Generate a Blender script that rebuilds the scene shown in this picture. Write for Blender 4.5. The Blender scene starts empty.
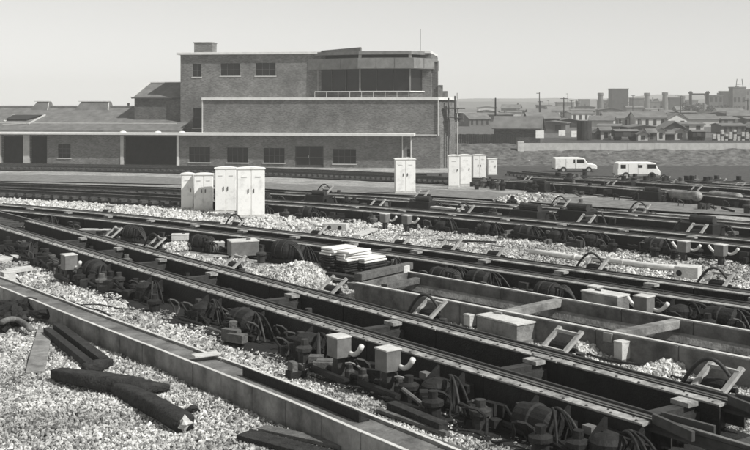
import bpy, math, random
import numpy as np
from mathutils import Vector, Matrix, noise

random.seed(7)
S = bpy.context.scene
COL = S.collection

# ------------------------------------------------------------------ camera, sky, sun, exposure
F, HZ, CX, CH = 1050.0, 103.0, 375.0, 4.3          # focal length, horizon row, centre column (photo pixels), camera height
cd = bpy.data.cameras.new('camera')
cam = bpy.data.objects.new('camera', cd); COL.objects.link(cam)
cam.location = (0, 0, CH); cam.rotation_euler = (math.radians(90), 0, 0)
cd.sensor_width = 36; cd.lens = 36 * F / 750; cd.shift_y = -(225 - HZ) / 750
cd.clip_start = 0.1; cd.clip_end = 20000
S.camera = cam

SUN_AZ, SUN_EL = math.atan2(0.86, -0.51), math.radians(47)
w = bpy.data.worlds.new('World'); S.world = w; w.use_nodes = True
nt = w.node_tree; nt.nodes.clear()
sky = nt.nodes.new('ShaderNodeTexSky'); sky.sky_type = 'NISHITA'; sky.sun_disc = False
sky.sun_elevation = SUN_EL; sky.sun_rotation = SUN_AZ; sky.air_density = 1.4; sky.dust_density = 0.0; sky.ozone_density = 1.0
bw = nt.nodes.new('ShaderNodeRGBToBW')
tint = nt.nodes.new('ShaderNodeMixRGB'); tint.blend_type = 'MULTIPLY'; tint.inputs[0].default_value = 1
tint.inputs[2].default_value = (1.0, 0.997, 0.972, 1)
bg = nt.nodes.new('ShaderNodeBackground'); bg.inputs[1].default_value = 0.11
out = nt.nodes.new('ShaderNodeOutputWorld')
veil = nt.nodes.new('ShaderNodeMixRGB'); veil.inputs[0].default_value = 0.2; veil.inputs[2].default_value = (6.0, 6.0, 6.0, 1)   # thin even cloud veil
nt.links.new(sky.outputs[0], bw.inputs[0]); nt.links.new(bw.outputs[0], veil.inputs[1]); nt.links.new(veil.outputs[0], tint.inputs[1])
nt.links.new(tint.outputs[0], bg.inputs[0]); nt.links.new(bg.outputs[0], out.inputs[0])

ld = bpy.data.lights.new('sun', 'SUN'); ld.energy = 5.0; ld.angle = math.radians(0.6); ld.color = (1, 0.992, 0.965)
sun = bpy.data.objects.new('sun', ld); COL.objects.link(sun)
tos = Vector((math.sin(SUN_AZ) * math.cos(SUN_EL), math.cos(SUN_AZ) * math.cos(SUN_EL), math.sin(SUN_EL)))
sun.rotation_euler = tos.to_track_quat('Z', 'Y').to_euler(); sun.location = tos * 60
S.view_settings.view_transform = 'Standard'; S.view_settings.look = 'None'
S.view_settings.exposure = 0.0; S.view_settings.gamma = 1.0
S.cycles.volume_bounces = 1
S.render.resolution_x, S.render.resolution_y = 1024, 614

# ------------------------------------------------------------------ terrain and picture-to-ground helpers
def ss(a, b, x):
    t = min(max((x - a) / (b - a), 0), 1); return t * t * (3 - 2 * t)
def terr(Y): return -0.0133 * Y - 0.9 * ss(50, 95, Y) if Y < 140 else -2.762 + 0.0045 * min(Y - 140, 260)
def emb(X, Y): return 1.95 * ss(110, 120, Y + 0.02 * X) * ss(7.8, 9.0, X) if Y < 150 else 1.95
def ground(X, Y): return terr(Y) + emb(X, Y)
def G(px, py, h=0.0):
    k = (py - HZ) / F; lo, hi = 1.0, 900.0
    for _ in range(50):
        m = (lo + hi) / 2
        if CH - k * m > terr(m) + h: lo = m
        else: hi = m
    return Vector(((px - CX) / F * lo, lo, terr(lo) + h))
def at(px, py, Y): return Vector(((px - CX) / F * Y, Y, CH - (py - HZ) / F * Y))

# ------------------------------------------------------------------ materials (a monochrome print: greys with a faint paper tone)
MATS = {}
def grey(v): return (v, v * 0.997, v * 0.972, 1)
def mat(name, lo, hi=None, scale=4.0, rough=0.85, bump=0.0, bscale=None, detail=6, metal=0.0, rnd=0.0, kind='noise', spec=0.3, contrast=(0.3, 0.7)):
    if name in MATS: return MATS[name]
    m = bpy.data.materials.new(name); m.use_nodes = True
    t = m.node_tree; N = t.nodes; L = t.links; b = N['Principled BSDF']
    b.inputs['Roughness'].default_value = rough; b.inputs['Metallic'].default_value = metal
    b.inputs['Specular IOR Level'].default_value = spec
    if hi is None: hi = lo
    tc = N.new('ShaderNodeTexCoord'); geo = N.new('ShaderNodeNewGeometry')
    n1 = N.new('ShaderNodeTexNoise'); n1.inputs['Scale'].default_value = scale; n1.inputs['Detail'].default_value = detail
    n1.inputs['Roughness'].default_value = 0.65
    L.new(geo.outputs['Position'], n1.inputs['Vector'])
    r = N.new('ShaderNodeValToRGB'); r.color_ramp.elements[0].position = contrast[0]; r.color_ramp.elements[1].position = contrast[1]
    r.color_ramp.elements[0].color = grey(lo); r.color_ramp.elements[1].color = grey(hi)
    L.new(n1.outputs[0], r.inputs[0]); colour = r.outputs[0]
    if kind == 'brick':
        br = N.new('ShaderNodeTexBrick'); br.inputs['Scale'].default_value = 1.0
        br.inputs['Brick Width'].default_value = 0.23; br.inputs['Row Height'].default_value = 0.078; br.inputs['Mortar Size'].default_value = 0.009
        br.inputs['Color1'].default_value = (0.6, 0.6, 0.6, 1); br.inputs['Color2'].default_value = (1.3, 1.3, 1.3, 1); br.inputs['Mortar'].default_value = (1.25, 1.25, 1.25, 1)
        mp = N.new('ShaderNodeMapping'); mp.inputs['Rotation'].default_value = (math.radians(90), 0, 0)
        L.new(geo.outputs['Position'], mp.inputs[0]); L.new(mp.outputs[0], br.inputs['Vector'])
        mx = N.new('ShaderNodeMixRGB'); mx.blend_type = 'MULTIPLY'; mx.inputs[0].default_value = 1
        L.new(colour, mx.inputs[1]); L.new(br.outputs[0], mx.inputs[2]); colour = mx.outputs[0]
    if name.startswith('ballast'):
        n3 = N.new('ShaderNodeTexNoise'); n3.inputs['Scale'].default_value = 0.55; n3.inputs['Detail'].default_value = 6; L.new(geo.outputs['Position'], n3.inputs['Vector'])
        r3 = N.new('ShaderNodeMapRange'); r3.inputs['From Min'].default_value = .38; r3.inputs['From Max'].default_value = .58; r3.inputs['To Min'].default_value = .6; r3.inputs['To Max'].default_value = 1.05
        mx = N.new('ShaderNodeMixRGB'); mx.blend_type = 'MULTIPLY'; mx.inputs[0].default_value = 1
        L.new(n3.outputs[0], r3.inputs[0]); L.new(colour, mx.inputs[1]); L.new(r3.outputs[0], mx.inputs[2]); colour = mx.outputs[0]
    if rnd:
        oi = N.new('ShaderNodeObjectInfo'); mr = N.new('ShaderNodeMapRange')
        mr.inputs['To Min'].default_value = 1 - rnd; mr.inputs['To Max'].default_value = 1 + rnd
        L.new(oi.outputs['Random'], mr.inputs[0])
        mx = N.new('ShaderNodeMixRGB'); mx.blend_type = 'MULTIPLY'; mx.inputs[0].default_value = 1
        L.new(colour, mx.inputs[1]); L.new(mr.outputs[0], mx.inputs[2]); colour = mx.outputs[0]
    L.new(colour, b.inputs['Base Color'])
    if bump:
        n2 = N.new('ShaderNodeTexNoise'); n2.inputs['Scale'].default_value = bscale or scale * 4; n2.inputs['Detail'].default_value = 5
        L.new(geo.outputs['Position'], n2.inputs['Vector'])
        bp = N.new('ShaderNodeBump'); bp.inputs['Strength'].default_value = bump; bp.inputs['Distance'].default_value = 0.05
        L.new(n2.outputs[0], bp.inputs['Height']); L.new(bp.outputs[0], b.inputs['Normal'])
    MATS[name] = m; return m

mat('ballast_ground', 0.14, 0.46, 5, bump=1.0, bscale=14, detail=10, contrast=(0.34, 0.6))
mat('ballast_stone', 0.27, 0.56, 5, rnd=0.7, contrast=(0.3, 0.7))
mat('white_stone', 0.34, 0.6, 6, rnd=0.45)
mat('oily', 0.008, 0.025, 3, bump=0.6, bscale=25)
mat('black_steel', 0.007, 0.024, 6, rough=0.7, bump=0.3, bscale=30)
mat('dark_steel', 0.02, 0.06, 5, rough=0.6, bump=0.25, bscale=30)
mat('beam_top', 0.08, 0.52, 4.5, rough=0.6, bump=0.25, bscale=25)
mat('rail_side', 0.04, 0.09, 5, rough=0.7)
mat('rail_top', 0.4, 0.62, 5, rough=0.38, metal=1.0)
mat('pale_steel', 0.26, 0.5, 6, rough=0.6, bump=0.2)
mat('grey_paint', 0.11, 0.2, 5, rough=0.5, bump=0.1)
mat('white_paint', 0.6, 0.86, 3, contrast=(0.25, 0.5), rough=0.6, bump=0.05)
mat('pale_pipe', 0.55, 0.75, 6, rough=0.6)
mat('concrete', 0.12, 0.33, 2.2, contrast=(0.36, 0.66), bump=0.35, bscale=18, detail=10)
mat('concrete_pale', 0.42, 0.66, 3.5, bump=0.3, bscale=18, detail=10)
mat('concrete_dark', 0.05, 0.24, 2.2, bump=0.5, bscale=14, detail=10)
mat('cinder', 0.02, 0.1, 2.5, bump=0.8, bscale=9, detail=10)
mat('path', 0.09, 0.27, 2.6, bump=0.8, bscale=10, detail=10)
mat('timber_dark', 0.012, 0.045, 7, bump=0.7, bscale=22)
mat('timber', 0.07, 0.16, 7, bump=0.5, bscale=22)
mat('timber_pale', 0.4, 0.6, 8, bump=0.3, bscale=30)
mat('sleeper', 0.03, 0.1, 5, bump=0.5, bscale=20)
mat('sack', 0.62, 0.82, 4, bump=0.2)
mat('brick_wall', 0.1, 0.2, 0.5, kind='brick', detail=12, bump=0.3, bscale=9)
mat('brick_dark', 0.07, 0.13, 0.8, kind='brick', detail=12)
mat('render_band', 0.4, 0.55, 2)
mat('fascia', 0.15, 0.26, 1.5, detail=10)
mat('coping', 0.62, 0.78, 2)
mat('slate', 0.10, 0.2, 1.2, detail=12, bump=0.4, bscale=6)
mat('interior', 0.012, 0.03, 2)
mat('glass_dark', 0.01, 0.022, 1.5, rough=0.2, spec=0.25)
mat('frame_dark', 0.05, 0.09, 4)
mat('frame_pale', 0.5, 0.65, 4)
mat('grass', 0.04, 0.17, 1.6, bump=1.0, bscale=5, detail=12, contrast=(0.35, 0.65))
mat('rubber', 0.015, 0.03, 5, rough=0.6)
mat('far_brick', 0.1, 0.18, 0.6)
mat('far_roof', 0.1, 0.2, 0.6)
mat('far_pale', 0.4, 0.55, 0.6)
mat('far_dark', 0.02, 0.05, 0.6)
mat('leaf', 0.03, 0.09, 1.5, detail=8)
mat('hill', 0.06, 0.16, 0.02, detail=10)

# ------------------------------------------------------------------ mesh builder
def rotz(a): return Matrix.Rotation(a, 3, 'Z')
class MB:
    def __init__(s): s.v = []; s.f = []
    def add(s, vs, fs):
        k = len(s.v); s.v += [Vector(p) for p in vs]; s.f += [tuple(k + i for i in f) for f in fs]; return s
    def box(s, c, d, M=None):
        c = Vector(c); vs = []
        for z in (-.5, .5):
            for x, y in ((-.5, -.5), (.5, -.5), (.5, .5), (-.5, .5)):
                p = Vector((x * d[0], y * d[1], z * d[2])); vs.append(c + (M @ p if M else p))
        return s.add(vs, [(3, 2, 1, 0), (4, 5, 6, 7), (0, 1, 5, 4), (1, 2, 6, 5), (2, 3, 7, 6), (3, 0, 4, 7)])
    def hexa(s, lo, hi):                       # two quads, bottom and top, both counter-clockwise
        return s.add(list(lo) + list(hi), [(3, 2, 1, 0), (4, 5, 6, 7), (0, 1, 5, 4), (1, 2, 6, 5), (2, 3, 7, 6), (3, 0, 4, 7)])
    def bar(s, a, b, wd, ht, up=Vector((0, 0, 1))):  # rectangular bar from a to b
        a, b = Vector(a), Vector(b); d = (b - a).normalized(); r = d.cross(up)
        if r.length < 1e-3: r = Vector((1, 0, 0))
        r.normalize(); u = r.cross(d)
        q = lambda p: [p - r * wd / 2 - u * ht / 2, p + r * wd / 2 - u * ht / 2, p + r * wd / 2 + u * ht / 2, p - r * wd / 2 + u * ht / 2]
        return s.add(q(a) + q(b), [(0, 1, 2, 3), (7, 6, 5, 4), (1, 0, 4, 5), (2, 1, 5, 6), (3, 2, 6, 7), (0, 3, 7, 4)])
    def tube(s, pts, r, n=8, r1=None, cap=True):
        pts = [Vector(p) for p in pts]; k = len(s.v); m = len(pts); r1 = r if r1 is None else r1
        ref = Vector((0, 0, 1)) if abs((pts[-1] - pts[0]).normalized().z) < 0.9 else Vector((1, 0, 0))
        for i, p in enumerate(pts):
            d = (pts[min(i + 1, m - 1)] - pts[max(i - 1, 0)]).normalized()
            a = d.cross(ref)
            if a.length < 1e-4: a = Vector((1, 0, 0))
            a.normalize(); b = d.cross(a); rr = r + (r1 - r) * i / max(m - 1, 1)
            for j in range(n):
                t = 2 * math.pi * j / n; s.v.append(p + a * rr * math.cos(t) + b * rr * math.sin(t))
        for i in range(m - 1):
            for j in range(n):
                s.f.append((k + i * n + j, k + i * n + (j + 1) % n, k + (i + 1) * n + (j + 1) % n, k + (i + 1) * n + j))
        if cap:
            s.f.append(tuple(k + j for j in reversed(range(n)))); s.f.append(tuple(k + (m - 1) * n + j for j in range(n)))
        return s
    def lathe(s, c, prof, n=14, axis=Vector((0, 0, 1))):   # prof: list of (radius, height)
        ax = Vector(axis).normalized(); a = ax.orthogonal().normalized(); b = ax.cross(a); c = Vector(c); k = len(s.v)
        for r, h in prof:
            for j in range(n):
                t = 2 * math.pi * j / n; s.v.append(c + ax * h + a * r * math.cos(t) + b * r * math.sin(t))
        for i in range(len(prof) - 1):
            for j in range(n):
                s.f.append((k + i * n + j, k + i * n + (j + 1) % n, k + (i + 1) * n + (j + 1) % n, k + (i + 1) * n + j))
        s.f.append(tuple(k + j for j in reversed(range(n)))); s.f.append(tuple(k + (len(prof) - 1) * n + j for j in range(n)))
        return s
    def blob(s, c, r, seed=0, sub=1, rough=0.35, M=None):  # an angular lump
        import bmesh
        bm = bmesh.new(); bmesh.ops.create_icosphere(bm, subdivisions=sub, radius=1.0)
        vs = []
        for v in bm.verts:
            q = v.co * (1 + rough * (noise.noise(v.co * 1.7 + Vector((seed * 3.1, seed, 0))) * 2))
            q = Vector((q.x * r[0], q.y * r[1], q.z * r[2])); vs.append(Vector(c) + (M @ q if M else q))
        fs = [tuple(v.index for v in f.verts) for f in bm.faces]; bm.free()
        return s.add(vs, fs)
    def build(s, name, m, parent=None, origin=(0, 0, 0), bevel=0.0, smooth=False, loc=None, rz=0.0):
        o_ = Vector(origin)
        me = bpy.data.meshes.new(name); me.from_pydata([tuple(p - o_) for p in s.v], [], s.f); me.update()
        me.materials.append(MATS[m])
        if smooth: me.shade_smooth()
        return link(name, me, parent, loc if loc is not None else ((0, 0, 0) if parent else o_), rz, bevel)
def link(name, me, parent=None, loc=(0, 0, 0), rz=0.0, bevel=0.0):
    o = bpy.data.objects.new(name, me); COL.objects.link(o); o.location = loc; o.rotation_euler.z = rz
    if parent: o.parent = parent
    if bevel:
        b = o.modifiers.new('bevel', 'BEVEL'); b.width = bevel; b.segments = 2; b.limit_method = 'ANGLE'; b.angle_limit = 0.7
    return o
def tag(o, label=None, cat=None, group=None, kind=None):
    if label: o['label'] = label
    if cat: o['category'] = cat
    if group: o['group'] = group
    if kind: o['kind'] = kind
    return o
def thing(name, label, cat, loc, group=None):
    o = bpy.data.objects.new(name, None); COL.objects.link(o); o.location = loc; o.empty_display_size = 0.3
    return tag(o, label, cat, group)

class Path:                                    # smooth line on the ground, from the near right to the far left; +lat is the far side
    def __init__(s, pts, step=0.25):
        P = [Vector((p[0], p[1])) for p in pts]; P = [P[0] * 2 - P[1]] + P + [P[-1] * 2 - P[-2]]
        q = []
        for i in range(1, len(P) - 2):
            a, b, c, d = P[i - 1:i + 3]; n = max(4, int((c - b).length / step))
            for k in range(n):
                t = k / n
                q.append(0.5 * (2 * b + (c - a) * t + (2 * a - 5 * b + 4 * c - d) * t * t + (3 * b - 3 * c + d - a) * t ** 3))
        q.append(P[-2]); s.q = np.array([tuple(p) for p in q])
        s.s = np.concatenate([[0], np.cumsum(np.hypot(*np.diff(s.q, axis=0).T))]); s.len = float(s.s[-1])
    def xy(s, t): return Vector((float(np.interp(t, s.s, s.q[:, 0])), float(np.interp(t, s.s, s.q[:, 1]))))
    def dir(s, t): return (s.xy(min(t + .6, s.len)) - s.xy(max(t - .6, 0))).normalized()
    def p(s, t, lat=0.0, h=0.0):
        c = s.xy(t); d = s.dir(t); x, y = c.x + d.y * lat, c.y - d.x * lat
        return Vector((x, y, terr(y) + h))
    def yaw(s, t): d = s.dir(t); return math.atan2(d.y, d.x)
    def near(s, v):
        i = int(np.argmin((s.q[:, 0] - v[0]) ** 2 + (s.q[:, 1] - v[1]) ** 2)); t = float(s.s[i]); d = s.dir(t)
        return t, (v[0] - s.q[i, 0]) * d.y - (v[1] - s.q[i, 1]) * d.x
    def dist(s, X, Y):                           # signed lateral distances for arrays
        out = np.full(X.shape, 1e9)
        qs = s.q[::2]
        best = np.full(X.shape, 1e18); sg = np.zeros(X.shape)
        for i in range(len(qs) - 1):
            dx, dy = X - qs[i, 0], Y - qs[i, 1]; d2 = dx * dx + dy * dy
            tx, ty = qs[i + 1] - qs[i]; l = math.hypot(tx, ty)
            sd = (dx * ty - dy * tx) / l
            m = d2 < best; best[m] = d2[m]; sg[m] = sd[m]
        return np.where(np.sqrt(best) < np.abs(sg) + 1.0, sg, 99.0)
    def sweep(s, mb, prof, a, b, step=1.0, closed=True):
        n = max(2, int((b - a) / step) + 1); k0 = len(mb.v); m = len(prof)
        for i in range(n):
            t = a + (b - a) * i / (n - 1)
            for lat, h in prof: mb.v.append(s.p(t, lat, h))
        for i in range(n - 1):
            for j in range(m if closed else m - 1):
                j2 = (j + 1) % m; mb.f.append((k0 + i * m + j, k0 + i * m + j2, k0 + (i + 1) * m + j2, k0 + (i + 1) * m + j))
        if closed:
            mb.f.append(tuple(k0 + j for j in reversed(range(m)))); mb.f.append(tuple(k0 + (n - 1) * m + j for j in range(m)))
        return mb
def rect(l0, l1, h0, h1): return [(l0, h0), (l1, h0), (l1, h1), (l0, h1)]

T1 = Path([(11.5, 3.0), (8.0, 8.0), (4.42, 13.1), (0.98, 18.0), (-7.3, 29.7), (-14.9, 40.4), (-22, 50)])
T2 = Path([(17, 12.2), (12.2, 17.4), (7.75, 22.05), (5.5, 24.6), (3.2, 27.2), (0.8, 29.9), (-4.2, 34.7), (-10, 39.9), (-17.4, 45.6), (-27, 52)])
T3 = Path([(20.5, 21.5), (16, 26.6), (11.3, 32.0), (6.4, 37.4), (3.6, 40.3), (-0.9, 44.4), (-5.0, 47.4), (-10.5, 51.0), (-21, 57.5), (-32, 64)])
T4 = Path([(24, 26), (18.5, 32), (13.2, 38.2), (9.6, 42.2), (5.4, 46.4), (-1.5, 52), (-10, 57.6), (-22, 64.8), (-34, 71.5)])
T5 = Path([(27, 33), (21.5, 42.5), (17.6, 50), (11.6, 63), (4.9, 76.5), (-4, 88), (-17, 97.0), (-38, 103.5), (-60, 108)])
T6 = Path([(34, 47), (28, 57), (22.5, 67), (17.5, 78), (12, 92)])
TR = Path([(2.1, 10.0), (0.2, 12.6), (-1.75, 15.3), (-5.7, 20.4), (-8.9, 24.6), (-13, 29.8)])

# ------------------------------------------------------------------ ground sheet
def grid_sheet(name, xs, ys, zf, m, label=None):
    mb = MB(); nx = len(xs)
    mb.v = [Vector((x, y, zf(x, y))) for y in ys for x in xs]
    mb.f = [(j * nx + i, j * nx + i + 1, (j + 1) * nx + i + 1, (j + 1) * nx + i) for j in range(len(ys) - 1) for i in range(nx - 1)]
    return tag(mb.build(name, m, smooth=True), label, kind='structure')
ys = list(np.arange(-6, 60, 1.5)) + list(np.arange(60, 108, 3)) + list(np.arange(108, 122, 0.5)) + list(np.arange(124, 160, 4)) + [180, 220, 300, 420, 600, 900, 1300, 1700]
xs = [-1100, -700, -350, -180, -110] + list(np.arange(-80, -30, 5)) + list(np.arange(-30, 30, 1.0)) + list(np.arange(30, 80, 5)) + [110, 180, 350, 700, 1100]
def gz(x, y):
    z = ground(x, y)
    if y < 70 and abs(x) < 35: z += 0.05 * noise.noise(Vector((x * .7, y * .7, 0))) - 0.02
    if y > 600: z -= 0
    return z
grid_sheet('ground', xs, ys, gz, 'ballast_ground', 'pale ballast ground of the railway yard')

# smooth grey walkway between the tracks
def strip(name, up, lo, h, m, n=60, label=None, kind='structure'):
    ux = [G(*p, h) for p in up]; lx = [G(*p, h) for p in lo]
    def samp(L):
        P = Path([(p.x, p.y) for p in L]); return [P.xy(P.len * i / (n - 1)) for i in range(n)]
    A, B = samp(ux), samp(lx); mb = MB()
    for i in range(n):
        mb.v += [Vector((A[i].x, A[i].y, terr(A[i].y) + h)), Vector((B[i].x, B[i].y, terr(B[i].y) + h))]
    mb.f = [(2 * i, 2 * i + 1, 2 * i + 3, 2 * i + 2) for i in range(n - 1)]
    return tag(mb.build(name, m), label, kind=kind)
strip('footpath', [(-60, 174.0), (0, 174.6), (100, 175.5), (180, 178), (300, 184.5), (450, 190), (600, 199), (770, 207.5)],
      [(-60, 180.5), (0, 181), (180, 184.5), (300, 190.5), (450, 197), (600, 207), (770, 217)], 0.07, 'path', label='smooth grey walkway curving between the tracks')

# ------------------------------------------------------------------ ballast stones: geometry-node instances on points
def stone_nodes(size, seed, material):
    ng = bpy.data.node_groups.new('stones', 'GeometryNodeTree')
    ng.interface.new_socket('Geometry', in_out='INPUT', socket_type='NodeSocketGeometry')
    ng.interface.new_socket('Geometry', in_out='OUTPUT', socket_type='NodeSocketGeometry')
    N, L = ng.nodes, ng.links
    gi, go = N.new('NodeGroupInput'), N.new('NodeGroupOutput')
    iop = N.new('GeometryNodeInstanceOnPoints'); iop.inputs['Pick Instance'].default_value = True
    join = N.new('GeometryNodeGeometryToInstance')
    for k in range(6):
        ico = N.new('GeometryNodeMeshIcoSphere'); ico.inputs['Radius'].default_value = size; ico.inputs['Subdivisions'].default_value = 1 if k < 3 else 2
        sp = N.new('GeometryNodeSetPosition'); nz = N.new('ShaderNodeTexNoise'); nz.noise_dimensions = '4D'
        nz.inputs['Scale'].default_value = 0.8 / size; nz.inputs['W'].default_value = k * 7.3 + seed; nz.inputs['Detail'].default_value = 1
        sub = N.new('ShaderNodeVectorMath'); sub.operation = 'SUBTRACT'; sub.inputs[1].default_value = (0.5, 0.5, 0.5)
        mul = N.new('ShaderNodeVectorMath'); mul.operation = 'SCALE'; mul.inputs['Scale'].default_value = size * 2.4
        L.new(nz.outputs['Color'], sub.inputs[0]); L.new(sub.outputs[0], mul.inputs[0])
        L.new(ico.outputs['Mesh'], sp.inputs['Geometry']); L.new(mul.outputs[0], sp.inputs['Offset'])
        sm = N.new('GeometryNodeSetMaterial'); sm.inputs['Material'].default_value = MATS[material]
        sh = N.new('GeometryNodeSetShadeSmooth'); sh.inputs['Shade Smooth'].default_value = False
        L.new(sp.outputs[0], sh.inputs[0]); L.new(sh.outputs[0], sm.inputs[0]); L.new(sm.outputs[0], join.inputs[0])
    L.new(join.outputs[0], iop.inputs['Instance'])
    rr = N.new('FunctionNodeRandomValue'); rr.data_type = 'FLOAT_VECTOR'
    vec = [q for q in rr.inputs if q.type == 'VECTOR']; vec[0].default_value = (0, 0, 0); vec[1].default_value = (6.28, 6.28, 6.28)
    rs = N.new('FunctionNodeRandomValue'); rs.data_type = 'FLOAT_VECTOR'; rs.inputs['Seed'].default_value = 5
    vs = [q for q in rs.inputs if q.type == 'VECTOR']; vs[0].default_value = (0.5, 0.5, 0.45); vs[1].default_value = (1.6, 1.5, 1.1)
    L.new([q for q in rr.outputs if q.type == 'VECTOR'][0], iop.inputs['Rotation'])
    L.new([q for q in rs.outputs if q.type == 'VECTOR'][0], iop.inputs['Scale'])
    L.new(gi.outputs[0], iop.inputs['Points']); L.new(iop.outputs[0], go.inputs[0])
    return ng
def stones(name, pts, size, label, material='ballast_stone', seed=0):
    me = bpy.data.meshes.new(name); me.from_pydata(pts, [], []); me.update(); me.materials.append(MATS[material])
    o = link(name, me); md = o.modifiers.new('stones', 'NODES'); md.node_group = stone_nodes(size, seed, material)
    return tag(o, label, kind='stuff')
rng = np.random.default_rng(3)
def scatter(Y0, Y1, dens):
    X0, X1 = -0.40 * Y1 - 1, 0.40 * Y1 + 1; n = int((X1 - X0) * (Y1 - Y0) * dens)
    X = rng.uniform(X0, X1, n); Y = rng.uniform(Y0, Y1, n); m = np.abs(X) < 0.385 * Y + 1.0
    return X[m], Y[m]
def keep(X, Y):
    m = np.abs(T1.dist(X, Y) + 0.06) > 1.16
    d = T1.dist(X, Y); nz = np.array([noise.noise(Vector((x * .9, y * .9, 3))) for x, y in zip(X, Y)])
    m &= ~((d < -1.0) & (d > -1.75 - 0.8 * nz))          # oily strip along the near side
    d2 = T2.dist(X, Y); m &= ~((d2 > -1.45 - .6 * nz - .9 * ((X < 0) & (X > -9))) & (d2 < 1.1))
    t = TR.dist(X, Y); m &= ~((t > -0.04) & (t < 0.62))
    m &= np.abs(T3.dist(X, Y)) > 1.2
    q0, q1, q2, q3 = [np.array(G(*a, .45)[:2]) for a in ((352, 283), (775, 364.5), (775, 336), (404, 271.5))]
    ins = np.ones(X.shape, bool)
    for a, b in ((q0, q1), (q1, q2), (q2, q3), (q3, q0)): ins &= ((b[0] - a[0]) * (Y - a[1]) - (b[1] - a[1]) * (X - a[0])) > -.05
    m &= ~ins                                              # nothing inside the pit
    return m
allp = []
for (Y0, Y1, dens, size) in ((11.5, 18.5, 800, 0.026), (18.5, 27, 430, 0.036), (27, 40, 200, 0.05)):
    X, Y = scatter(Y0, Y1, dens); m = keep(X, Y); X, Y = X[m], Y[m]
    pts = [(x, y, gz(x, y) + random.uniform(0.0, 0.03)) for x, y in zip(X, Y)]
    stones('ballast', pts, size, 'loose pale ballast stones nearest the camera' if Y0 < 15 else 'pale ballast stones around the trough and pit' if Y0 < 20 else 'pale ballast stones in the middle distance between the tracks', seed=Y0)

X, Y = scatter(40, 62, 60); 
m = keep(X, Y) & (np.abs(T4.dist(X, Y)) > 1.6) & (T4.dist(X, Y) < 0) & (X < 4); X, Y = X[m], Y[m]
stones('ballast', [(x, y, gz(x, y) + .03) for x, y in zip(X, Y)], .085, 'fresh white ballast far left between the tracks', 'white_stone', seed=9)

# dark oily bed under each retarder
for P_, a, b, w0, w1 in ((T1, 2, T1.len - 2, -2.0, 1.12), (T2, 2, T2.len - 2, -1.75, 1.05), (T3, 2, T3.len - 2, -1.7, 1.2), (T4, 2, T4.len - 2, -2.2, 1.4)):
    mb = MB(); n = int((b - a) / 0.4)
    for i in range(n + 1):
        t = a + (b - a) * i / n; j = 0.22 * noise.noise(Vector((t * .8, w0, 1)))
        for k in range(7):
            lat = w0 + j + (w1 - w0 - j) * k / 6; p = P_.p(t, lat, 0); mb.v.append(Vector((p.x, p.y, gz(p.x, p.y) + 0.05)))
    mb.f = [(i * 7 + k, i * 7 + k + 1, (i + 1) * 7 + k + 1, (i + 1) * 7 + k) for i in range(n) for k in range(6)]
    tag(mb.build('oily_track_bed', 'oily', smooth=True), 'black oil-soaked bed under the rails', kind='structure')

# ------------------------------------------------------------------ rails, sleepers, retarders
RAIL = [(-.07, 0), (.07, 0), (.07, .012), (.012, .03), (.012, .115), (.036, .13), (.036, .165), (.028, .172), (-.028, .172), (-.036, .165), (-.036, .13), (-.012, .115), (-.012, .03), (-.07, .012)]
def box_mesh(name, d, m, z=0.0):
    mb = MB(); mb.box((0, 0, z), d); me = bpy.data.meshes.new(name); me.from_pydata([tuple(v) for v in mb.v], [], mb.f); me.materials.append(MATS[m]); return me
SLEEP = box_mesh('sleeper', (0.25, 2.5, 0.13), 'sleeper', 0.065)
def rails(P_, root, base, a, b, step=1.5):
    O = root.location
    for lat in (-0.75, 0.75):
        mb = MB(); P_.sweep(mb, [(lat + l, base + h) for l, h in RAIL], a, b, step); r = mb.build('rail', 'rail_side', root, O)
        mb = MB(); P_.sweep(mb, rect(lat - .03, lat + .03, base + .1725, base + .176), a, b, step); mb.build('running_surface', 'rail_top', r, O)
def sleepers(P_, root, a, b, gap=0.68, h=0.05):
    t = a
    while t < b:
        p = P_.p(t, random.uniform(-.05, .05), h); link('sleeper', SLEEP, root, p - root.location, P_.yaw(t) + random.uniform(-.02, .02)); t += gap * random.uniform(.96, 1.04)
TIE = box_mesh('tie', (0.26, 2.3, 0.3), 'dark_steel', 0.15)
def lever_bracket(P_, root, s, side=1, scale=1.0, hose=False, lat0=1.18, hb=0.3):
    O = root.location; L = lambda ds, lat, h: P_.p(s + ds * scale, side * lat, h); rn = random.Random(int(s * 97))
    mb = MB(); hb = max(hb, .3)
    for ds in (-.27, .23): mb.bar(L(ds, lat0, hb), L(ds - .08, lat0 + .5, hb + .44), .09, .05)
    for f in (.3, .88): mb.bar(L(-.29 - .08 * f, lat0 + .5 * f, hb + .44 * f), L(.23 - .08 * f, lat0 + .5 * f, hb + .44 * f), .06, .05)
    b = mb.build('lever_bracket', 'pale_steel', root, O)
    mb = MB(); mb.tube([L(-.2, lat0 + .34, hb + .14), L(.14, lat0 + .34, hb + .14)], .12, 12); mb.tube([L(-.38, lat0 + .34, hb + .14), L(.32, lat0 + .34, hb + .14)], .04, 8); mb.build('drum', 'black_steel', b, O)
    mb = MB(); mb.box(L(0, lat0 + .25, .14), (.9, .75, .3), rotz(P_.yaw(s))); mb.build('foot', 'black_steel', b, O)
    mb = MB(); x = rn.choice((-.5, .42)); mb.lathe(L(x, lat0 + .3, .0), [(.13, 0), (.13, .3), (.08, .36), (.08, .44)], 10); mb.build('valve', 'dark_steel', b, O)
    if hose or rn.random() < .4:
        mb = MB(); mb.tube([L(.5 - .8 * (i / 14), lat0 + .1 + .3 * (i / 14), .25 + .58 * math.sin(math.pi * min(1, i / 14 * .85))) for i in range(15)], .03, 8)
        mb.build('hose', 'dark_steel', b, O, smooth=True)
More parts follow.
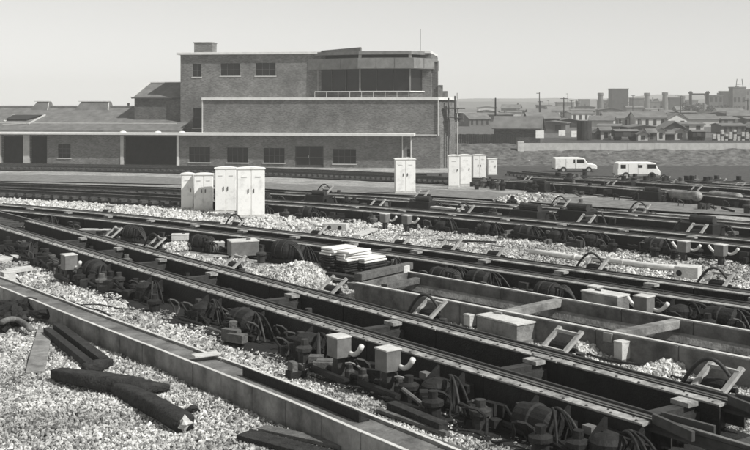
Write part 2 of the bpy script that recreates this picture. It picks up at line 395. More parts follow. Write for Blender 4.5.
def brake_cylinder(P_, root, s, lat=-1.38, seed=0):
    O = root.location; rn = random.Random(seed); L = lambda ds, la, h: P_.p(s + ds, la, h)
    mb = MB(); r = rn.uniform(.22, .29); hh = rn.uniform(.34, .44)
    mb.lathe(L(0, lat, 0), [(r * 1.2, 0), (r * 1.2, .05), (r, .06), (r, hh * .6), (r * .94, hh * .62), (r * .94, hh * .85), (r * .7, hh), (r * .2, hh + .05)], 16)
    if seed % 3 == 2:                     # some lie on their side
        mb = MB(); mb.lathe(L(-.3, lat, r + .03), [(r * .6, -.05), (r * .9, 0), (r * .9, .28), (r * 1.02, .3), (r * 1.02, .36), (r * .9, .38), (r * .85, .6), (r * .4, .66)], 16, L(.3, lat, 0) - L(-.3, lat, 0))
    c = mb.build('brake_cylinder', 'black_steel', root, O)
    mb = MB()
    for _ in range(5): mb.box(L(rn.uniform(-.6, .6), lat + rn.uniform(-.25, .2), rn.uniform(.04, .2)), (rn.uniform(.08, .25), rn.uniform(.06, .18), rn.uniform(.06, .2)), rotz(rn.uniform(0, 3)))
    for _ in range(3): a_ = rn.uniform(-.8, .2); mb.tube([L(a_, lat + rn.uniform(-.25, .2), .06), L(a_ + rn.uniform(.4, .9), lat + rn.uniform(-.25, .2), rn.uniform(.08, .3))], .025, 6)
    mb.build('linkage', 'black_steel', c, O)
    mb = MB()
    for ds in (-.3, .3): mb.hexa([L(ds - .03, lat - .2, .02), L(ds + .03, lat - .2, .02), L(ds + .03, -1.1, .02), L(ds - .03, -1.1, .02)],
                                 [L(ds - .03, lat, .28), L(ds + .03, lat, .28), L(ds + .03, -1.1, .5), L(ds - .03, -1.1, .5)])
    mb.bar(L(-.5, lat + .2, .3), L(.5, lat + .2, .3), .06, .1); mb.tube([L(-.55, lat - .12, .1), L(.55, lat - .12, .12)], .05, 8)
    mb.build('lever_plates', 'black_steel', c, O)
    for k in range(4):
        mb = MB(); e = rn.uniform(.5, 1.0); l1 = lat - rn.uniform(-.1, .3)
        q = [L(-e * i / 9 - .1, lat + .15 * (1 - i / 9) + (l1 - lat) * i / 9, .42 + .14 * math.sin(math.pi * i / 9) * 1.0 - .36 * (i / 9) ** 1.6 - .0) for i in range(10)]
        mb.tube(q, .02, 6); mb.build('hose', 'black_steel' if k else 'dark_steel', c, O, smooth=True)
    mb = MB(); mb.box(L(.42, lat + .12, .34), (.16, .12, .1), rotz(P_.yaw(s))); mb.build('valve', 'grey_paint' if seed % 2 else 'dark_steel', c, O)

def retarder(name, label, P_, a, b, h, ties, unit_s=(), bracket_s=(), extra=1.0, bolts=True, seg=3.0, hoses=(), bracket_h=.22):
    """rails between brake beams, carried by cross ties, with levers and cylinders beside them"""
    root = thing(name, label, 'rail retarder', P_.p((a + b) / 2)); O = root.location
    rails(P_, root, h - .172, 0.5, P_.len - .5)
    for side in (-.75, .75):
        t = a; first = True
        while t < b - .2:
            e = min(t + seg, b); c0, c1 = t + .012, e - .012
            mb = MB()       # near beam: flange with web
            P_.sweep(mb, [(side - .27, h - .05), (side - .25, h - .07), (side - .115, h - .055), (side - .115, h - .02), (side - .27, h - .03)], c0, c1, .75)
            bm_ = mb.build('brake_beam', 'beam_top', root, O)
            mb = MB(); P_.sweep(mb, rect(side - .26, side - .235, .12, h - .06), c0, c1, .75); P_.sweep(mb, rect(side - .40, side - .25, .06, .125), c0, c1, .75)
            mb.build('web', 'black_steel', bm_, O)
            mb = MB(); P_.sweep(mb, rect(side - .095, side - .052, h - .05, h - .008), c0, c1, .75); mb.build('brake_shoe', 'dark_steel', bm_, O)
            mb = MB(); P_.sweep(mb, rect(side - .088, side - .06, h - .0075, h - .004), c0, c1, .75); mb.build('worn_or_sunlit_edge', 'rail_top', bm_, O)
            if bolts:
                mb = MB(); q = c0 + .12
                while q < c1:
                    mb.lathe(P_.p(q, side - .235, h - .034), [(.02, 0), (.02, .018), (.01, .024)], 6)
                    if int(q * 10) % 2: mb.lathe(P_.p(q + .12, side - .15, h - .03), [(.015, 0), (.015, .018), (.008, .024)], 6)
                    q += .3 if int(q * 7) % 3 else .42
                tag(mb.build('bolts', 'rail_side', bm_, O), kind='stuff')
            mb = MB(); P_.sweep(mb, rect(side + .052, side + .095, h - .05, h + .03), c0, c1, .75); P_.sweep(mb, [(side + .10, h - .06), (side + .30, h - .1), (side + .30, h - .07), (side + .10, h - .03)], c0, c1, .75)
            P_.sweep(mb, rect(side + .27, side + .295, .12, h - .1), c0, c1, .75)
            mb.build('inner_beam', 'dark_steel', root, O)
            t = e
        # flared lead-in at the near end
        mb = MB(); P_.sweep(mb, rect(side - .10, side - .055, h - .05, h + .07), a - .02, a, 1)
        mb.bar(P_.p(a, side - .075, h + .01), P_.p(a - .7, side - .2, h - .02), .05, .12); mb.bar(P_.p(a, side + .075, h + .01), P_.p(a - .7, side + .2, h - .02), .05, .12)
        mb.build('flared_end', 'rail_side', root, O)
    for t in ties:
        link('tie', TIE, root, P_.p(t, 0, .05) - O, P_.yaw(t))
        mb = MB(); mb.box(P_.p(t, .33, h - .07), (.3, .2, .06), rotz(P_.yaw(t))); mb.build('tie_plate', 'beam_top', root, O)
        mb = MB(); mb.bar(P_.p(t, -.4, h - .15), P_.p(t, .42, h - .15), .18, .1); mb.build('tie_bar', 'dark_steel', root, O)
    t = a - .9
    while t > 0.6: link('sleeper', SLEEP, root, P_.p(t, 0, h - .30) - O, P_.yaw(t)); t -= .68
    t = b + .6
    while t < P_.len - .6: link('sleeper', SLEEP, root, P_.p(t, 0, h - .30) - O, P_.yaw(t)); t += .68
    for i, t in enumerate(unit_s): brake_cylinder(P_, root, t, seed=i + 1)
    for i, t in enumerate(bracket_s): lever_bracket(P_, root, t, hose=i in hoses, hb=bracket_h)
    return root
def clutter(P_, root, a, b, lats, n, seed, mats=('black_steel', 'black_steel', 'dark_steel', 'black_steel', 'timber'), sc=1.0):
    rn = random.Random(seed); O = root.location
    for k in range(n):
        t = rn.uniform(a, b); lat = rn.uniform(*lats); M = rotz(rn.uniform(0, 3.1)); mb = MB(); c = P_.p(t, lat, 0); kind = k % 4
        if kind == 0:
            for _ in range(3): mb.box(c + Vector((rn.uniform(-.2, .2), rn.uniform(-.2, .2), rn.uniform(.06, .22))) * sc, Vector((rn.uniform(.1, .4), rn.uniform(.08, .2), rn.uniform(.06, .25))) * sc, M)
        elif kind == 1: mb.tube([c + Vector((0, 0, .1)), P_.p(t + rn.uniform(.5, 1.3), lat + rn.uniform(-.15, .15), rn.uniform(.08, .3))], .035 * sc, 7)
        elif kind == 2: mb.lathe(c, [(.12 * sc, 0), (.12 * sc, .2 * sc), (.16 * sc, .22 * sc), (.16 * sc, .28 * sc), (.07 * sc, .32 * sc), (.07 * sc, .42 * sc)], 10)
        else: e = rn.uniform(.3, .6); mb.tube([P_.p(t + e * i / 8, lat + .1 * math.sin(i), .06 + .32 * math.sin(i / 8 * math.pi)) for i in range(9)], .022, 6)
        mb.build(('casting', 'rod', 'valve', 'hose')[kind], mats[k % len(mats)] if kind != 3 else ('dark_steel', 'rail_side', 'black_steel')[k % 3], root, O)
def ss_of(P_, px, h): return [P_.near(G(x, y, h))[0] for x, y in px]

ties1 = ss_of(T1, [(172, 258), (220, 272), (297, 293), (393, 322), (523, 360), (690, 400)], .5)
a1 = T1.near(G(688, 418, .5))[0]; b1 = T1.near(G(8, 222, .5))[0]
units1 = ss_of(T1, [(22, 250), (88, 274), (140, 290), (208, 308), (252, 322), (303, 345), (440, 385), (556, 420), (625, 440)], .25)
br1 = ss_of(T1, [(140, 236), (190, 246), (260, 266), (341, 290), (436, 314), (568, 346), (724, 388)], .4)
R1 = retarder('rail_retarder', 'nearest rail retarder running from lower right to far left behind the concrete trough', T1, a1, b1, .55,
              sorted(ties1 + [ties1[0] + 3, ties1[0] + 6]), units1, br1, hoses=(4, 6), bracket_h=.25)
t2 = T2.near(G(760, 296, .5))[0]; b2 = T2.near(G(20, 203, .5))[0]
br2 = ss_of(T2, [(100, 214), (282, 222), (353, 231), (432, 240), (473, 246), (522, 253), (617, 266), (735, 283)], .4)
R2 = retarder('rail_retarder', 'second rail retarder, passing just behind the rectangular concrete pit and the tall white cabinets’ feet'.replace('’ feet', ''), T2, 3.0, b2, .52,
              [x * 2.6 + 3 for x in range(int((b2 - 3) / 2.6))], (), br2, hoses=(6,), bolts=False)
R3 = retarder('rail_retarder', 'third rail retarder, passing behind the long pale pipe', T3, 3.0, T3.near(G(240, 199, .4))[0], .5,
              [x * 2.6 + 3 for x in range(12)], (), ss_of(T3, [(395, 205), (480, 212), (600, 222), (700, 233)], .4), bolts=False)
clutter(T1, R1, a1 + .5, b1, (-1.95, -1.15), 110, 1); clutter(T1, R1, a1, b1 - 4, (-.3, .3), 30, 2)
clutter(T2, R2, 6, b2, (-2.1, -1.15), 70, 3); clutter(T2, R2, 6, b2, (1.2, 1.7), 26, 4)
clutter(T3, R3, 4, 38, (-2.0, -1.2), 60, 5); clutter(T3, R3, 4, 38, (1.2, 1.8), 30, 6)
def plain_track(name, label, P_, a=0.5, b=None, h=0.05):
    root = thing(name, label, 'railway track', P_.p(P_.len / 2)); b = b or P_.len - .5
    rails(P_, root, h + .13, a, b); sleepers(P_, root, a + .3, b, h=h); return root
R4 = retarder('rail_retarder', 'fourth rail retarder, bordering the near edge of the grey walkway', T4, 3.0, T4.near(G(262, 194, .4))[0], .42,
         [x * 3 + 3 for x in range(11)], (), ss_of(T4, [(330, 192), (420, 197), (560, 206), (640, 212)], .4), bolts=False)
R5 = retarder('rail_retarder', 'farthest rail retarder, beyond the grey walkway, its track curving on past the brick building', T5, 6.0, T5.near(G(500, 181, .4))[0], .5,
         [x * 3.2 + 6 for x in range(11)], (), ss_of(T5, [(540, 181), (600, 186), (690, 192)], .4), bolts=False)
def ribbon(P_, a, b, l0, l1, h, m, label, name='cinder_ground', n=8):
    mb = MB(); k = int((b - a) / 1.0)
    for i in range(k + 1):
        t = a + (b - a) * i / k; e = .5 * noise.noise(Vector((t * .5, l0, 7)))
        for j in range(n + 1):
            p = P_.p(t, l0 + e + (l1 - l0 - e) * j / n, 0); mb.v.append(Vector((p.x, p.y, ground(p.x, p.y) + h)))
    mb.f = [(i * (n + 1) + j, i * (n + 1) + j + 1, (i + 1) * (n + 1) + j + 1, (i + 1) * (n + 1) + j) for i in range(k) for j in range(n)]
    tag(mb.build(name, m, smooth=True), label, kind='structure')
s_mid = T5.near(G(470, 178, .4))[0]
gx, gy = np.arange(2, 64, 1.0), np.arange(36, 112, 1.0); XX, YY = np.meshgrid(gx, gy); DD = T5.dist(XX, YY); DD = np.where(DD > 90, np.where(XX > 12, 50, -50), DD); nx_ = len(gx)
mb = MB(); mb.v = [Vector((x, y, ground(x, y) + .09 + .05 * noise.noise(Vector((x, y, 2))))) for y in gy for x in gx]
mb.f = [(r * nx_ + c, r * nx_ + c + 1, (r + 1) * nx_ + c + 1, (r + 1) * nx_ + c) for r in range(len(gy) - 1) for c in range(nx_ - 1) if DD[r, c] > -1.2 and (gx[c] > 8 or gy[r] < 96)]
tag(mb.build('cinder_ground', 'cinder', smooth=True), 'dark cinder ground under the farthest tracks and the vans', kind='structure')
ribbon(T5, s_mid, T5.len - 1, -1.5, 5.2, .09, 'cinder', 'dark cinder strip under the track before the brick building')
T7 = Path([tuple(T5.p(T5.len * (.45 + .55 * i / 8), 3.6)[:2]) for i in range(9)])
plain_track('railway_track', 'track closest to the brick building, running along its front', T7, h=.15)
for off, lb in ((4.2, 'second track beyond the grey walkway at right, just behind the farthest retarder'), (8.0, 'third track beyond the grey walkway at right')):
    PT = Path([tuple(T5.p(1 + 44 * i / 8, off)[:2]) for i in range(9)]); rt = retarder('rail_retarder', lb.replace('track', 'retarder'), PT, 1.5, PT.len - 1.5, .6, [2 + 3.3 * q for q in range(13)], (), [4 + 5.1 * q for q in range(8)], bolts=False)
    clutter(PT, rt, 2, PT.len - 2, (-1.6, 1.6), 70, int(off), sc=2.2)
clutter(T4, R4, 3, 40, (-2.2, -1.1), 50, 21, sc=1.3); clutter(T4, R4, 3, 40, (1.2, 1.8), 30, 22, sc=1.3); clutter(T5, R5, 4, 52, (-1.6, 1.6), 60, 23, sc=1.6); clutter(T5, R5, 6, 40, (-3.6, -1.6), 36, 31, sc=1.5); clutter(T4, R4, 3, 30, (1.6, 3.4), 36, 32, sc=1.4)
plain_track('railway_track', 'farthest track on the right, just in front of the parked vans', T6, h=.15)


# ------------------------------------------------------------------ the brick control building
TH = math.radians(8); BY = 108.0
BO = Vector(((310 - CX) / F * BY, BY, 0)); BU = Vector((math.cos(TH), -math.sin(TH), 0)); BW = Vector((math.sin(TH), math.cos(TH), 0))
GB = terr(BY) - 0.12
def bp(px, py, v=0.0):                       # picture point on the vertical plane v metres behind the ground-floor front -> (u, z)
    d = Vector(((px - CX) / F, 1, -(py - HZ) / F)); Y = (BO.dot(BW) + v) / d.dot(BW)
    P_ = Vector((d.x * Y, Y, CH + d.z * Y)); return (P_ - BO).dot(BU), P_.z
def bw_(u, v, z): return BO + BU * u + BW * v + Vector((0, 0, z))
class BB(MB):
    def blk(s, u0, u1, v0, v1, z0, z1):
        q = lambda z: [bw_(u0, v0, z), bw_(u1, v0, z), bw_(u1, v1, z), bw_(u0, v1, z)]
        return s.hexa(q(z0), q(z1))
    def prism(s, uv, z0, z1):
        n = len(uv); k = len(s.v); s.v += [bw_(u, v, z0) for u, v in uv] + [bw_(u, v, z1) for u, v in uv]
        s.f += [tuple(k + i for i in reversed(range(n))), tuple(k + n + i for i in range(n))] + [(k + i, k + (i + 1) % n, k + n + (i + 1) % n, k + n + i) for i in range(n)]
        return s
def wall(mb, u0, u1, z0, z1, v, holes, deep=0.28):
    """front skin of a wall in plane v with real openings and their reveals"""
    us = sorted({u0, u1} | {h[i] for h in holes for i in (0, 1)}); zs = sorted({z0, z1} | {h[i] for h in holes for i in (2, 3)})
    for i in range(len(us) - 1):
        for j in range(len(zs) - 1):
            cu, cz = (us[i] + us[i + 1]) / 2, (zs[j] + zs[j + 1]) / 2
            if any(h[0] < cu < h[1] and h[2] < cz < h[3] for h in holes): continue
            mb.add([bw_(us[i], v, zs[j]), bw_(us[i + 1], v, zs[j]), bw_(us[i + 1], v, zs[j + 1]), bw_(us[i], v, zs[j + 1])], [(0, 1, 2, 3)])
    for a, b, c, d in holes:
        f = [bw_(a, v, c), bw_(b, v, c), bw_(b, v, d), bw_(a, v, d)]; k = [p + BW * deep for p in f]
        for i in range(4): mb.add([f[i], f[(i + 1) % 4], k[(i + 1) % 4], k[i]], [(3, 2, 1, 0)])
def window(root, O, a, b, c, d, v, nx=4, nz=2, name='window', sill=True, pane='glass_dark', fr='frame_dark'):
    mb = BB(); t = .05
    for i in range(nx + 1):
        u = a + (b - a) * i / nx; mb.blk(u - t / 2 if 0 < i else u, u + t / 2 if i < nx else u, v + .12, v + .17, c, d)
    for j in range(nz + 1):
        z = c + (d - c) * j / nz; mb.blk(a, b, v + .125, v + .165, z - t / 2 if 0 < j else z, z + t / 2 if j < nz else z)
    wn = mb.build(name, fr, root, O)
    for i in range(nx):
        for j in range(nz):
            mb = BB(); x0, x1 = a + (b - a) * i / nx, a + (b - a) * (i + 1) / nx; y0, y1 = c + (d - c) * j / nz, c + (d - c) * (j + 1) / nz
            dv = random.uniform(-.008, .008); mb.add([bw_(x0, v + .145, y0), bw_(x1, v + .145 + dv, y0), bw_(x1, v + .145 + dv, y1), bw_(x0, v + .145, y1)], [(0, 1, 2, 3)]); mb.build('pane', pane, wn, O)
    if sill:
        mb = BB(); mb.blk(a - .1, b + .1, v - .07, v + .12, c - .09, c - .003); mb.build('sill', 'frame_pale', wn, O)
def hole(x0, x1, y0, y1, v):
    a, z1 = bp(x0, y0, v); b, z0 = bp(x1, y1, v); return (a, b, z0, z1)

B = thing('control_building', 'three-storey brick control building with glazed lookout room on its roof', 'building', bw_(0, 3, GB)); BOo = B.location
uL, zE = bp(180, 135.2); uR, _ = bp(440, 136)
# ground floor
wins = [hole(189, 210, 147, 162.5, 0), hole(227, 248, 147.5, 162.8, 0), hole(263.5, 284.5, 148, 163, 0), hole(333, 356, 149, 164, 0)]
door = hole(295, 323.5, 146, 166.5, 0); door = (door[0], door[1], GB + .1, door[3])
d2_ = hole(407, 411.5, 149, 157, 0)
mb = BB(); wall(mb, uL, uR, GB, zE, 0, wins + [door, d2_]); mb.blk(uL, uR, .3, 11, GB, zE - .05)
mb.build('wall', 'brick_wall', B, BOo)
for h_ in wins: window(B, BOo, *h_, 0, 4, 2)
window(B, BOo, *d2_, 0, 1, 2)
mb = BB(); a, b, c, d = door; m_ = (a + b) / 2
for u in (a, m_ - .05, b - .1): mb.blk(u, u + .1, .1, .2, c, d)
mb.blk(a + .1, b - .1, .1, .2, d - .1, d); mb.blk(a + .1, m_ - .05, .1, .2, c, c + .25); mb.blk(m_ + .05, b - .1, .1, .2, c, c + .25)
mb.blk(a + .1, m_ - .05, .105, .195, c + 1.0, c + 1.1); mb.blk(m_ + .05, b - .1, .105, .195, c + 1.0, c + 1.1)
dr = mb.build('door', 'frame_dark', B, BOo)
mb = BB(); mb.blk(a + .1, b - .1, .14, .16, c + .26, d - .11); mb.build('pane', 'glass_dark', dr, BOo)
mb = BB(); mb.blk(m_ - .12, m_ - .07, .04, .1, c + 1.0, c + 1.25); mb.build('handle', 'frame_pale', dr, BOo)
# canopy slab over the ground floor
_, zc0 = bp(310, 136.0, -.9); _, zc1 = bp(310, 133.3, -.9); uCL = bp(-30, 134, -.9)[0]; uCR, _ = bp(414, 136, -.9)
mb = BB(); mb.blk(uL - .05, uCR, -.9, 1.0, zc0, zc1); mb.build('canopy', 'coping', B, BOo, bevel=.02)
_a, _b = bp(415, 135, .5)[0], bp(437, 135, .5)[0]
mb = BB(); mb.blk(_a, _b, -.06, .45, zc0 + .02, zc0 + .16); mb.build('string_course', 'render_band', B, BOo)
# middle storey
_, zm1 = bp(310, 100.2, .5); uM, _ = bp(203, 100, .5); uMR, _ = bp(437.5, 100, .5)
mb = BB(); wall(mb, uM, uMR, zc0 - .1, zm1, .5, []); mb.blk(uM, uMR, .51, 11, zc0 - .1, zm1 - .02)
mb.prism([(uMR, .5), (uMR + 1.15, 2.2), (uMR + 1.15, 11), (uMR, 11)], GB, zm1 - .02)
mb.build('wall', 'brick_wall', B, BOo)
_, zq = bp(310, 97.6, .5)
mb = BB(); mb.prism([(uM - .12, .35), (uMR + .1, .35), (uMR + 1.35, 2.1), (uMR + 1.35, 11.2), (uM - .12, 11.2)], zm1, zq); mb.build('coping', 'coping', B, BOo)
mb = BB(); mb.blk(uM - .10, uM - .003, .42, .6, zc1, zm1); mb.build('drainpipe', 'frame_pale', B, BOo)
for x in (438.3, 441.5):
    u = bp(x, 110, .3)[0]; mb = BB(); mb.tube([bw_(u, .38 + (x > 440) * .9, GB), bw_(u, .38 + (x > 440) * .9, zm1 - .05)], .07, 8); mb.build('drainpipe', 'frame_pale', B, BOo)
for x in (425, 430):
    pass
mb = BB(); u = bp(402.5, 140)[0]; mb.tube([bw_(u, -.08, GB), bw_(u, -.08, zc0)], .06, 8); mb.build('drainpipe', 'frame_pale', B, BOo)
mb = BB(); u = bp(411, 140)[0]; mb.tube([bw_(u, -.1, GB), bw_(u, -.1, zc0)], .06, 8); mb.build('drainpipe', 'frame_pale', B, BOo)
# top storey, set back
V3 = 3.2
u3, z3 = bp(180.5, 55, V3); u3R, _ = bp(431, 55, V3)
tw = [hole(192.5, 201, 64, 77, V3), hole(220.5, 240, 63.5, 76, V3), hole(255.5, 275.5, 63, 76, V3), hole(193, 201, 108, 128, V3)]
mb = BB(); wall(mb, u3, u3R, zc0 - .1, z3, V3, tw); mb.blk(u3, u3R, V3 + .3, 12, zc0 - .1, z3 - .05); mb.add([bw_(u3, V3, zc0), bw_(u3, V3 + .3, zc0), bw_(u3, V3 + .3, z3), bw_(u3, V3, z3)], [(3, 2, 1, 0)])
mb.build('wall', 'brick_wall', B, BOo)
for i, h_ in enumerate(tw): window(B, BOo, *h_, V3, (2, 3, 3, 1)[i], 2)
mb = BB(); _, zr = bp(180, 52.6, V3); mb.blk(u3 - .35, u3R, V3 - .35, 12.2, z3, zr); mb.build('roof_slab', 'coping', B, BOo, bevel=.02)
a, zt = bp(195.5, 43.5, V3 + 3); b, _ = bp(213.5, 43.5, V3 + 3)
mb = BB(); mb.blk(a, b, V3 + 2.5, V3 + 4.2, zr, zt); ch = mb.build('chimney', 'brick_wall', B, BOo)
mb = BB(); mb.blk(a - .06, b + .06, V3 + 2.44, V3 + 4.26, zt, zt + .12); mb.build('cap', 'concrete', ch, BOo)
# glazed lookout: many-sided plan
VL = 1.5
uA = bp(318, 90, V3)[0]; uB = bp(360, 90, VL)[0]; uC = bp(410, 90, VL)[0]; uD = bp(427, 90, VL + 2.2)[0]
plan = [(uA, V3 + .02), (uB, VL), (uC, VL), (uD, VL + 2.2), (uD, 9), (uA, 9)]
def grow(pl, g):
    cx = sum(p[0] for p in pl) / len(pl); cy = sum(p[1] for p in pl) / len(pl); o = []
    n = len(pl)
    for i in range(n):
        p0, p1, p2 = Vector(pl[i - 1]), Vector(pl[i]), Vector(pl[(i + 1) % n])
        e1, e2 = (p1 - p0).normalized(), (p2 - p1).normalized(); n1, n2 = Vector((e1.y, -e1.x)), Vector((e2.y, -e2.x))
        b_ = (n1 + n2).normalized(); k = g / max(.3, b_.dot(n1)); o.append((p1.x + b_.x * k, p1.y + b_.y * k))
    return o
zl0, zl1 = zq, bp(380, 69, VL)[1]; zs_ = bp(380, 92, VL)[1]; zf0, zf1 = zl1, bp(380, 57.8, VL - .7)[1]
mb = BB(); mb.prism(plan, zl0, zs_); lo = mb.build('lookout_base', 'brick_dark', B, BOo)
mb = BB(); mb.prism(grow(plan, -.1), zs_ + .1, zl1 + .02); mb.build('glazing', 'glass_dark', B, BOo)
mb = BB(); mb.prism(grow(plan, .12), zs_, zs_ + .1); mb.build('sill', 'coping', B, BOo)
for i in range(4):
    p0, p1 = Vector(plan[i]), Vector(plan[i + 1]); n = max(1, int((p1 - p0).length / 1.5)) if i < 3 else 4
    for k in range(n + (1 if i == 3 else 0)):
        q = p0.lerp(p1, k / n); wd = .16 if k == 0 else .07
        mb = BB(); mb.blk(q.x - wd / 2, q.x + wd / 2, q.y - wd / 2, q.y + wd / 2, zs_ + .1, zl1); mb.build('mullion', 'fascia' if k == 0 else 'frame_dark', B, BOo)
fas = grow(plan, .75); fas[0] = (fas[0][0] - .3, V3 - .01); 
mb = BB(); mb.prism(fas, zf0, zf1); mb.build('fascia', 'fascia', B, BOo)
n_ = len(fas)
for i in range(3):                              # fascia panel joints
    p0, p1 = Vector(fas[i]), Vector(fas[i + 1]); e = (p1 - p0).normalized(); nn = Vector((e.y, -e.x)); n = max(1, round((p1 - p0).length / 1.9))
    for k in range(n):
        a_, b_ = p0 + (p1 - p0) * (k / n) + e * .03, p0 + (p1 - p0) * ((k + 1) / n) - e * .03
        mb = BB(); mb.prism([tuple(a_ + nn * .05), tuple(b_ + nn * .05), tuple(b_ + nn * .003), tuple(a_ + nn * .003)], zf0 + .03, zf1 - .03); mb.build('fascia_panel', 'fascia', B, BOo)
zg = bp(380, 54.6, VL)[1]; zh = bp(380, 51.2, VL)[1]
mb = BB(); mb.prism(grow(plan, -.25), zf1, zg); mb.build('clerestory', 'interior', B, BOo)
mb = BB(); mb.prism(grow(plan, .35), zg, zh); mb.build('upper_roof', 'fascia', B, BOo)
for q in (plan[0], plan[1], plan[2]):
    mb = BB(); mb.blk(q[0] - .15, q[0] + .15, q[1] + .0, q[1] + .3, zf1 + .002, zg - .002); mb.build('roof_post', 'frame_pale', B, BOo)
a, zz = bp(321, 50.2, VL + 1); b, zy = bp(361, 47.5, VL)
mb = BB(); mb.hexa([bw_(a, V3 - .6, zh + .01), bw_(b, VL - .2, zh + .01), bw_(b, VL + .5, zh + .01), bw_(a, V3 + .5, zh + .01)],
                   [bw_(a, V3 - .6, zh + .15), bw_(b, VL - .2, zh + .42), bw_(b, VL + .5, zh + .42), bw_(a, V3 + .5, zh + .15)]); mb.build('roof_hood', 'slate', B, BOo)
# railing on the middle roof
mb = BB(); zr0 = zq + .62
ra = bp(315, 92, .9)[0]; rb = bp(409, 92, .9)[0]
mb.bar(bw_(ra, .8, zr0), bw_(rb, .8, zr0), .06, .07)
for k in range(9): u = ra + (rb - ra) * k / 8; mb.bar(bw_(u, .8, zq), bw_(u, .8, zr0), .04, .04)
mb.build('railing', 'frame_pale', B, BOo)
mb = BB(); a = bp(429, 61, 3)[0]; b = bp(436.5, 61, 3)[0]; zt = bp(430, 61.5, 3)[1]; mb.blk(a, b, 4.2, 5.2, zq, zt); c_ = mb.build('chimney', 'brick_dark', B, BOo)
mb = BB(); mb.blk(a - .08, b + .08, 4.12, 5.28, zt, zt + .12); mb.build('cap', 'concrete', c_, BOo)
mb = BB(); a = bp(437, 86, 3)[0]; mb.blk(a, a + .5, 4.0, 4.6, zq, bp(437, 85, 3)[1]); mb.blk(a + .5, a + 1.0, 4.1, 4.6, zq, bp(437, 91, 3)[1]); mb.build('roof_tank', 'concrete_dark', B, BOo)
mb = BB(); u = bp(420.5, 50, 4)[0]; mb.tube([bw_(u, 4, zh), bw_(u, 4, bp(420, 29, 4)[1])], .025, 6); mb.build('aerial', 'frame_dark', B, BOo)
# ladder frame at the right end
LF = thing('access_frame', 'slender steel access frame with platform at right end of the brick building', 'steel frame', bw_(uMR + 2.2, 1, GB)); o_ = LF.location
for x, y0, y1 in ((448.5, 98, 168), (457.5, 93, 168), (455, 96, 120)):
    u, zt = bp(x, y0, 1.2); mb = BB(); mb.tube([bw_(u, 1.2, GB if y1 > 150 else bp(x, y1, 1.2)[1]), bw_(u, 1.2, zt)], .08, 8); mb.build('post', 'frame_pale' if x > 456 else 'frame_dark', LF, o_)
mb = BB(); u0, zz = bp(443, 108.5, 1.2); u1, _ = bp(465, 108.5, 1.2); mb.bar(bw_(u0, 1.2, zz), bw_(u1, 1.2, zz), .5, .12); mb.bar(bw_(u0 + .4, 1.2, zz - .9), bw_(u1 - .4, 1.2, zz - 1.0), .3, .08); mb.build('platform', 'frame_dark', LF, o_)
mb = BB(); u0, zz = bp(455, 113, 1.2); u1, z1_ = bp(463, 122, 1.2); mb.blk(u0, u1, 1.3, 1.9, z1_, zz); mb.build('lamp_box', 'brick_dark', LF, o_)

# ------------------------------------------------------------------ single-storey wing on the left
Wg = thing('depot_wing', 'long low brick wing with dark open bays and lean-to slate roof', 'building', bw_(uL - 8, 3, GB)); wo = Wg.location
uW = bp(-45, 135)[0]
bays = [hole(-30, -3, 136, 162, 0), hole(2, 23, 136.4, 162, 0), hole(30, 47, 136.4, 162, 0), hole(124, 179.5, 136.4, 163, 0)]
bays = [(a, b, GB + .001, d) for a, b, c, d in bays]; wn_ = hole(58, 70.5, 144, 158, 0)
dz = hole(58, 70.5, 144, 163, 0)
mb = BB(); wall(mb, uW, uL - .02, GB, zE, 0, bays + [wn_], .45); mb.build('wall', 'brick_wall', Wg, wo)
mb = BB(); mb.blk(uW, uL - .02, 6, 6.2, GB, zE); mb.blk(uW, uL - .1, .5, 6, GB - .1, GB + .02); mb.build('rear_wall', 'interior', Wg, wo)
window(Wg, wo, *wn_, 0, 3, 3)
for x0, x1 in ((23.3, 29.6), (120.5, 123.6), (-2.6, 1.5)):
    a, b = bp(x0, 140)[0], bp(x1, 140)[0]; mb = BB(); mb.blk(a, b, -.06, .4, GB, zE - .05); mb.build('pier', 'render_band', Wg, wo)
mb = BB(); mb.blk(uL - .35, uL - .06, -.08, .3, GB, zE - .05); mb.build('pier', 'coping', Wg, wo)
mb = BB(); mb.blk(uW, uL - .055, -.9, .6, zc0 + .02, zc1 - .02); mb.build('canopy', 'coping', Wg, wo, bevel=.02)
# lean-to roof rising behind the canopy
za = bp(100, 130.5, .7)[1]; zb = bp(100, 107.5, 8)[1]; uRf = bp(134, 110, 8)[0]
def roofp(u, t): return bw_(u, .7 + 7.3 * t, za + (zb - za) * t)
def on_roof(px, py):
    lo_, hi_ = 0.0, 1.0
    for _ in range(30):
        m = (lo_ + hi_) / 2; v = .7 + 7.3 * m; u, z = bp(px, py, v)
        if z > za + (zb - za) * m: lo_ = m
        else: hi_ = m
    return u, lo_
mb = BB(); mb.add([roofp(uW, 0), roofp(uL - .1, 0), roofp(uL - .1, 1), roofp(uW, 1)], [(0, 1, 2, 3)])
mb.add([roofp(uW, 1), roofp(uRf, 1), bw_(uRf, 15, za), bw_(uW, 15, za)], [(0, 1, 2, 3)])
mb.blk(uW, uL - .1, .62, .72, zc1 - .05, za + .06)
rf = mb.build('roof', 'slate', Wg, wo)
mb = BB(); mb.bar(roofp(uW, 1.0) + Vector((0, 0, .06)), roofp(uRf, 1.0) + Vector((0, 0, .06)), .25, .16); mb.build('ridge', 'slate', rf, wo)
mb = BB(); mb.bar(roofp(uW, .28) + Vector((0, 0, .05)), roofp(bp(180, 120, 4)[0], .28) + Vector((0, 0, .05)), .06, .08); mb.build('snow_rail', 'frame_pale', rf, wo)
